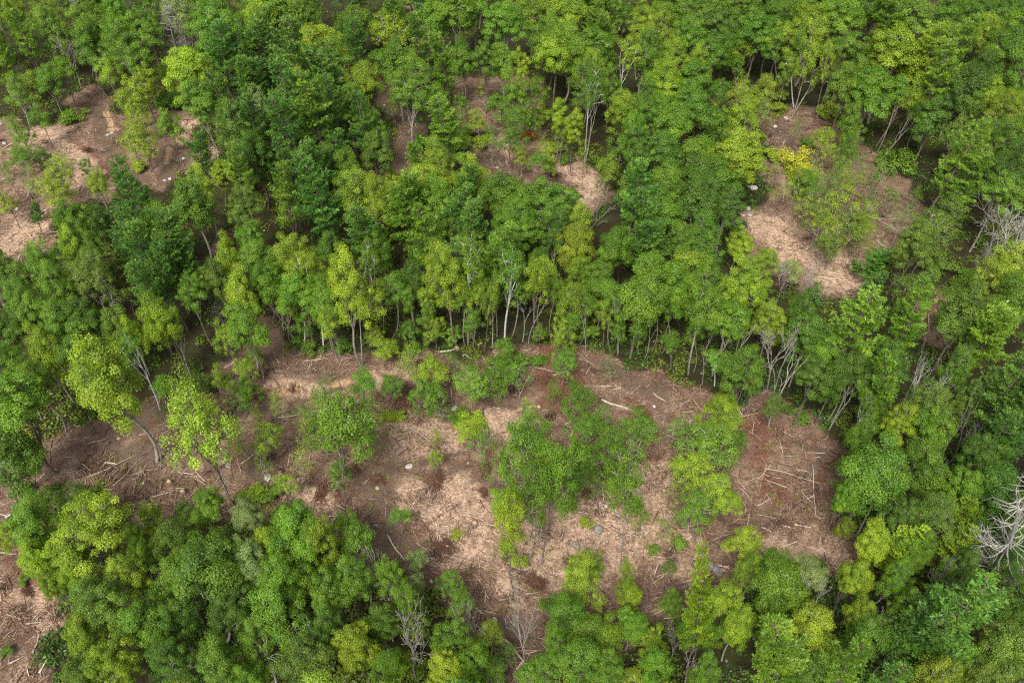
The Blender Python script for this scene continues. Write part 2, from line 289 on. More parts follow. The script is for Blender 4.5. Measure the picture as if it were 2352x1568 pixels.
# ------------------------------------------------------------------ tree prototypes (mesh data only)
def curve(a, b, bow, n, rs):
    t = np.linspace(0, 1, n)[:, None]; a = np.array(a, float); b = np.array(b, float)
    side = rs.normal(size=3)*.06*np.linalg.norm(b-a)
    return a + (b-a)*t + np.array([0, 0, bow])*(4*t*(1-t)) + side*np.sin(t*math.pi)
def broad(seed, H=16., W=9., c0=.5, lobes=6, ncl=66, clr=1.0, nl=420, ls=.23, fork=.45, airy=False, birch=False, tr=.19, vert=1.0, cone=0.):
    """crown made of several limb heads (lobes), each head a cloud of leaf clumps; gaps stay open between the heads"""
    rs = np.random.RandomState(seed); wood = Acc(); lv = Acc()
    z0 = H*c0; ch = H*(1-c0); heads = [(np.array([rs.normal()*.05*W, rs.normal()*.05*W, H-ch*.24]), .25*W*rs.uniform(.85, 1.15)*(1-.3*cone), ch*.25)]
    for i in range(lobes):
        ph = i*2.39996*1.0 + rs.uniform(-.45, .45); u = (i+.5)/lobes; zz = z0 + ch*(.22+.52*u*rs.uniform(.75, 1.2))
        rr = W*.30*rs.uniform(.65, 1.18)*(1-.55*cone*u)*(1-.2*(u > .7)); rad = W*rs.uniform(.17, .27)*(1-.35*cone*u)
        heads.append((np.array([rr*math.cos(ph), rr*math.sin(ph), zz]), rad, min(ch*.30, rad*rs.uniform(.75, 1.1)*vert*1.1)))
    zf = H*fork; lean = rs.normal(size=2)*.025*H
    tp = curve((0, 0, -.6), (lean[0], lean[1], zf), 0, 6, rs); wood.tube(tp, np.linspace(tr*1.25, tr*.8, 6)*H/16, 8)
    limbs = []; clumps = []; vol = np.array([h[1]**2*h[2] for h in heads])**.72; vol /= vol.sum()
    for i, (hc, hr, hh) in enumerate(heads):
        s0 = tp[-1] if i < 4 else tp[-2]; p = curve(s0, hc, .04*H*rs.uniform(-.3, 1), 8, rs); limbs.append(p); wood.tube(p, np.linspace(tr*.5, .035, 8)*H/16, 6)
        m = max(3, int(ncl*vol[i]))
        for k in range(m):
            z = 1-2*(k+.5)/m; z = z*.9+.1; ph = k*2.39996+rs.uniform(-.6, .6); r = math.sqrt(max(0, 1-z*z)); f = rs.uniform(.6, 1.12)
            clumps.append((hc + np.array([r*math.cos(ph)*hr*f, r*math.sin(ph)*hr*f, z*hh*f]), rs.normal()*.04 + (i*.37 % 1-.5)*.14))
    allp = np.vstack(limbs); zc = z0+ch*.35
    for c, _ in clumps:
        cand = allp[allp[:, 2] < c[2]+.3]
        if len(cand) == 0: cand = tp[-3:]
        j = np.argmin(np.linalg.norm(cand-c, axis=1) + .4*np.abs(cand[:, 2]-c[2]+1.2)); wood.tube(curve(cand[j], c, .1, 5, rs), np.linspace(.06, .02, 5), 4)
    for c, dt in clumps:
        R = clr*rs.uniform(.5, 1.35); n = int(1.25*nl*(R/clr)**1.8)
        sh = np.array([rs.uniform(.75, 1.25), rs.uniform(.75, 1.25), rs.uniform(.5, .8)*vert*(1.2 if airy else 1)])
        d = unit(rs.normal(size=(n, 3))); rad = R*rs.uniform(.12, 1.12, n)**(.5 if not airy else .75)
        P = c + d*rad[:, None]*sh; low = P[:, 2] < c[2]-R*.3; keep = ~low | (rs.rand(n) < .4); P = P[keep]; d = d[keep]
        P += rs.normal(size=P.shape)*.07
        N = unit(d*.55 + unit(P-np.array([0, 0, zc]))*.3 + np.array([0, 0, .5]) + rs.normal(size=d.shape)*.36)
        tone = np.clip(.5 + dt + rs.uniform(-.2, .2) + rs.normal(size=len(P))*.09, 0, 1)
        leaf_quads(lv, P, N, .86*ls*rs.uniform(.55, 1.3, len(P)), tone, rs)
    return wood.mesh("broadleaf_trunk", BIRCH if birch else BARK, True), lv.mesh("broadleaf_crown", LEAF), H, W, (c0+1)/2

def pine(seed, H=20., W=8., c0=.28, dens=1.0, ragged=.25):
    rs = np.random.RandomState(seed); wood = Acc(); lv = Acc()
    top = np.array([rs.normal()*.4, rs.normal()*.4, H]); tp = curve((0, 0, -.6), top, 0, 10, rs); wood.tube(tp, np.linspace(.27, .03, 10), 8)
    def tpos(z): 
        return np.array([np.interp(z, tp[:, 2], tp[:, 0]), np.interp(z, tp[:, 2], tp[:, 1]), z])
    z = H*c0; k = 0
    while z < H*.985:
        u = (z-H*c0)/(H*(1-c0))
        prof = (.55+.45*min(1, u/.22))*(1-u)**.6 + .05 if u < 1 else .05
        nb = 5
        for i in range(nb):
            if rs.rand() < ragged*.5: continue
            ph = k*.9 + i*2*math.pi/nb + rs.uniform(-.35, .35); Lb = W/2*prof*rs.uniform(1-ragged*1.3, 1.15)*1.08
            el = math.radians(8+30*u+rs.uniform(-8, 8)); s = tpos(z+rs.uniform(-.3, .3))
            e = s + np.array([math.cos(ph)*math.cos(el), math.sin(ph)*math.cos(el), math.sin(el)])*Lb
            p = curve(s, e, -.06*Lb, 7, rs); p[-1, 2] += .16*Lb; p[-2, 2] += .05*Lb; wood.tube(p, np.linspace(.06, .015, 7), 4)
            bd = np.array([math.cos(ph), math.sin(ph), 0.]); sd = np.array([-bd[1], bd[0], 0.])
            tone0 = rs.uniform(.22, .8); T = []; D = []
            for sv in np.arange(.26, 1.02, .38/max(Lb, .8)):
                sv = min(sv, 1.0); q = p[0] + (p[-1]-p[0])*sv; q = np.array([np.interp(sv, np.linspace(0, 1, 7), p[:, a]) for a in range(3)])
                ll = (.38*Lb*(1.04-sv)+.32)*rs.uniform(.7, 1.2)
                for side in (-1, 1):
                    dr = unit(sd*side*1.0 + bd*.75 + np.array([0, 0, .12+rs.normal()*.12]))
                    for w in np.arange(.25, ll+.01, .30): T.append(q+dr*w + rs.normal(size=3)*.05); D.append(dr)
                T.append(q); D.append(bd)
            T = np.array(T); D = np.array(D); m = int(9*dens)
            P = np.repeat(T, m, 0); Dr = np.repeat(D, m, 0); n = len(P)
            dirs = unit(Dr*.9 + rs.normal(size=(n, 3))*np.array([.5, .5, .3]) + np.array([0, 0, .2])); ln = rs.uniform(.34, .56, n)[:, None]
            wd = unit(np.cross(dirs, rs.normal(size=(n, 3))))*ln*.13
            tone = np.clip(tone0 + rs.normal(size=n)*.12, 0, 1)
            v = np.stack([P-wd*.3, P+dirs*ln*.55-wd, P+dirs*ln, P+dirs*ln*.55+wd], 1)
            lv.add(v.reshape(-1, 3), np.arange(4*n).reshape(-1, 4), np.repeat(tone, 4))
        z += rs.uniform(1.15, 1.6)*(1-.35*u); k += 1
    for i in range(26):     # bare lower stubs
        zz = H*rs.uniform(.1, c0+.12); ph = rs.uniform(0, 6.28); s = tpos(zz); Lb = rs.uniform(.5, 1.9)
        e = s + np.array([math.cos(ph)*Lb, math.sin(ph)*Lb, rs.uniform(-.35, .15)*Lb]); wood.tube(curve(s, e, .05, 4, rs), np.linspace(.035, .012, 4), 4)
    return wood.mesh("pine_trunk", BARK, True), lv.mesh("pine_crown", NEEDLE), H, W, .62

def dead(seed, H=14., style="vase"):
    """trunk mesh and branch mesh of a leafless tree"""
    rs = np.random.RandomState(seed); tr = Acc(); br = Acc()
    if style == "snag":
        e = np.array([rs.normal()*.3, rs.normal()*.3, H]); p = curve((0, 0, -.6), e, 0, 10, rs); tr.tube(p, np.linspace(.3, .04, 10), 8)
        for i in range(62):
            z = H*rs.uniform(.22, .98); s = np.array([np.interp(z, p[:, 2], p[:, a]) for a in range(3)]); ph = rs.uniform(0, 6.28); Lb = (1-z/H)**.5*rs.uniform(1.0, 4.0)+.6
            el = rs.uniform(-.25, .5); q = s + np.array([math.cos(ph)*math.cos(el), math.sin(ph)*math.cos(el), math.sin(el)])*Lb
            c = curve(s, q, -.08*Lb, 6, rs); br.tube(c, np.linspace(.065, .02, 6), 4)
            for j in range(3):
                m = c[rs.randint(2, 6)]; br.tube(curve(m, m+unit(unit(q-s)+rs.normal(size=3)*.6)*Lb*.4, .03, 4, rs), np.linspace(.03, .015, 4), 3)
        return tr.mesh("snag_trunk", BARK, True), br.mesh("snag_branches", BARK, True), H, 6., .6
    def grow(s, d, L, r, lev, target):
        e = s + d*L; p = curve(s, e, .06*L, 5, rs); target.tube(p, np.linspace(r, max(.018, r*.55), 5), 6 if lev < 2 else 4)
        if lev >= {"vase": 4, "fork": 3}[style]: return
        for i in range({"vase": [3, 4, 3, 3], "fork": [2, 2, 3]}[style][lev]):
            q = p[rs.randint(2, 5)] if i else p[-1]
            sp_ = .42 if style == "vase" else .36
            nd = unit(d + rs.normal(size=3)*sp_ + np.array([0, 0, .22])); grow(q, nd, L*rs.uniform(.5, .8), max(.02, r*.55), lev+1, br)
    t0 = H*(.42 if style == "vase" else .55); p = curve((0, 0, -.6), (rs.normal()*.3, rs.normal()*.3, t0), 0, 6, rs); tr.tube(p, np.linspace(.17, .11, 6), 8)
    for i in range(4 if style == "vase" else 3):
        ph = i*6.28/3+rs.uniform(-.4, .4); o = .5 if style == "vase" else .35
        grow(p[-1-(i % 2)], unit(np.array([math.cos(ph)*o, math.sin(ph)*o, 1.])), H*.25, .09, 1 if style == "vase" else 1, br)
    return tr.mesh("dead_trunk", BARK, True), br.mesh("dead_branches", BARK, True), H, 5. if style == "vase" else 4., .66

def shrub(seed, H=3., W=3.4):
    rs = np.random.RandomState(seed); st = Acc(); lv = Acc()
    for i in range(16):
        ph = rs.uniform(0, 6.28); r = W/2*rs.uniform(0, .85)**.7; c = np.array([math.cos(ph)*r, math.sin(ph)*r, H*rs.uniform(.3, .85)*(1-.35*(2*r/W)**2)])
        st.tube(curve((rs.normal()*.1, rs.normal()*.1, -.2), c, .1, 5, rs), np.linspace(.035, .012, 5), 4)
        n = 190; d = unit(rs.normal(size=(n, 3))); R = rs.uniform(.45, .85); P = c + d*(R*rs.uniform(.2, 1.1, n)**.6)[:, None]*np.array([1, 1, .75])
        P[:, 2] = np.maximum(P[:, 2], .05); N = unit(d*.5+np.array([0, 0, .6])+rs.normal(size=d.shape)*.4)
        leaf_quads(lv, P, N, .2*rs.uniform(.6, 1.3, n), np.clip(rs.uniform(.3, .7)+rs.normal(size=n)*.14, 0, 1), rs)
    return st.mesh("shrub_stems", BARK, True), lv.mesh("shrub_foliage", LEAF), H, W, .5

PROTO = {
 'O': [broad(10+i, H=16, W=9, c0=[.46, .52, .40, .56, .44, .50, .36, .54, .48, .42][i], lobes=[6, 7, 8, 5, 9, 6, 7, 8, 5, 10][i], ncl=[70, 64, 84, 60, 96, 70, 76, 80, 60, 90][i], clr=[1.05, 1.15, .9, 1.2, .8, 1.0, 1.05, .9, 1.2, .85][i],
        nl=[430, 500, 330, 520, 280, 400, 430, 330, 480, 300][i], ls=[.23, .25, .21, .26, .20, .22, .24, .21, .25, .20][i], vert=[1, .85, 1.2, .9, 1.5, 1, 1.3, .8, 1.1, 1.4][i], cone=[0, .2, .6, 0, .5, .3, .9, 0, .2, .7][i]) for i in range(10)],
 'A': [broad(40+i, H=12, W=6, c0=[.40, .34, .46, .30, .42, .36, .5][i], lobes=[6, 7, 5, 8, 6, 9, 5][i], ncl=[44, 52, 38, 60, 46, 56, 36][i], clr=[.75, .65, .85, .6, .7, .6, .8][i], nl=[270, 210, 300, 200, 190, 180, 240][i], ls=[.19, .18, .2, .18, .19, .175, .19][i],
        fork=.45, airy=True, tr=.12, vert=[1, 1.3, 1, 1.5, 1.1, 1.4, 1][i], cone=[.2, .6, 0, .9, .3, .8, 0][i]) for i in range(7)],
 'W': [broad(360+i, H=10, W=5, c0=[.22, .3, .18, .36, .26][i], lobes=[5, 6, 7, 5, 8][i], ncl=[26, 30, 34, 24, 36][i], clr=[.7, .6, .65, .75, .55][i], nl=[95, 85, 80, 100, 80][i], ls=.16, fork=.5, airy=True, tr=.10, vert=[1.6, 1.3, 1.8, 1.2, 1.5][i], cone=[.7, .3, 1., .2, .8][i]) for i in range(5)],
 'B': [broad(60+i, H=16, W=6, c0=.56, lobes=5, ncl=40, clr=.8, nl=230, ls=.19, fork=.55, airy=True, birch=True, tr=.14) for i in range(3)],
 'E': [broad(160+i, H=16, W=5, c0=[.55, .62, .5, .66][i], lobes=5, ncl=36, clr=.75, nl=260, ls=.19, fork=.6, airy=True, birch=False, tr=.105, vert=1.3, cone=.5) for i in range(4)],
 'R': [broad(260+i, H=19, W=14, c0=[.40, .46, .36][i], lobes=[10, 12, 9][i], ncl=[150, 170, 130][i], clr=[1.1, 1.0, 1.2][i], nl=[430, 380, 480][i], ls=[.23, .22, .24][i], tr=.26, vert=[1, 1.3, .9][i], cone=[.1, .4, 0][i]) for i in range(3)],
 'Q': [pine(270+i, H=23, W=14, c0=[.3, .38][i], ragged=[.35, .45][i]) for i in range(2)],
 'P': [pine(70+i, H=20, W=[8, 8.5, 7.5, 8, 9, 8][i], c0=[.36, .44, .30, .4, .48, .34][i], ragged=[.3, .5, .22, .4, .45, .35][i]) for i in range(6)],
 'V': [dead(80+i, 14, "vase") for i in range(3)], 'N': [dead(90+i, 16, "snag") for i in range(2)], 'F': [dead(95+i, 14, "fork") for i in range(3)],
 'S': [shrub(100+i) for i in range(3)],
}
TINT = {'g': (.112, .224, .016), 'd': (.078, .160, .015), 'l': (.195, .297, .018), 'm': (.225, .315, .022), 'y': (.40, .43, .03), 'k': (.118, .195, .022), 'p': (.20, .28, .08),
        'b': (.076, .175, .022), 'n': (.125, .235, .020), 'o': (.42, .17, .03), 'r': (.16, .07, .035), 'w': (.44, .43, .39), 'q': (.37, .35, .32), 'c': (.30, .21, .18)}
TNAME = {'g': 'mid green', 'd': 'dark green', 'l': 'light green', 'm': 'yellow-green', 'y': 'bright yellow', 'k': 'olive green', 'p': 'pale green', 'b': 'bluish green', 'n': 'soft green', 'o': 'orange-leaved', 'r': 'rust-brown', 'w': 'bleached white', 'q': 'grey', 'c': 'pinkish-brown'}
KIND = {'W': ('sapling', 'wispy sapling', 'trees', ('trunk', 'crown')), 'O': ('broadleaf_tree', 'broadleaf tree', 'trees', ('trunk', 'crown')), 'A': ('young_tree', 'slender tree', 'trees', ('trunk', 'crown')), 'B': ('birch_tree', 'white-trunked tree', 'trees', ('trunk', 'crown')), 'E': ('edge_tree', 'thin-stemmed tree', 'trees', ('trunk', 'crown')),
        'P': ('pine_tree', 'pine', 'trees', ('trunk', 'crown')), 'V': ('dead_tree', 'leafless tree', 'trees', ('trunk', 'branches')), 'N': ('dead_tree', 'leafless tree', '', ('trunk', 'branches')), 'F': ('dead_tree', 'leafless tree', '', ('trunk', 'branches')), 'S': ('shrub', 'shrub', '', ('stems', 'foliage'))}
GROUP = {'sapling': 'wispy saplings in the clearings', 'edge_tree': 'tall thin-stemmed trees', 'broadleaf_tree': 'broadleaf trees of the forest', 'young_tree': 'slender young trees', 'birch_tree': 'white-trunked trees', 'pine_tree': 'pines of the forest', 'dead_tree': 'leafless dead trees', 'shrub': 'shrubs on the ground'}
CAT = {'sapling': 'sapling', 'edge_tree': 'tree', 'broadleaf_tree': 'tree', 'young_tree': 'young tree', 'birch_tree': 'birch tree', 'pine_tree': 'pine tree', 'dead_tree': 'dead tree', 'shrub': 'shrub'}
HDEF = {'W': 8., 'E': 15., 'O': 17., 'A': 11., 'B': 15., 'P': 21., 'V': 13., 'N': 18., 'F': 13., 'S': 2.5}

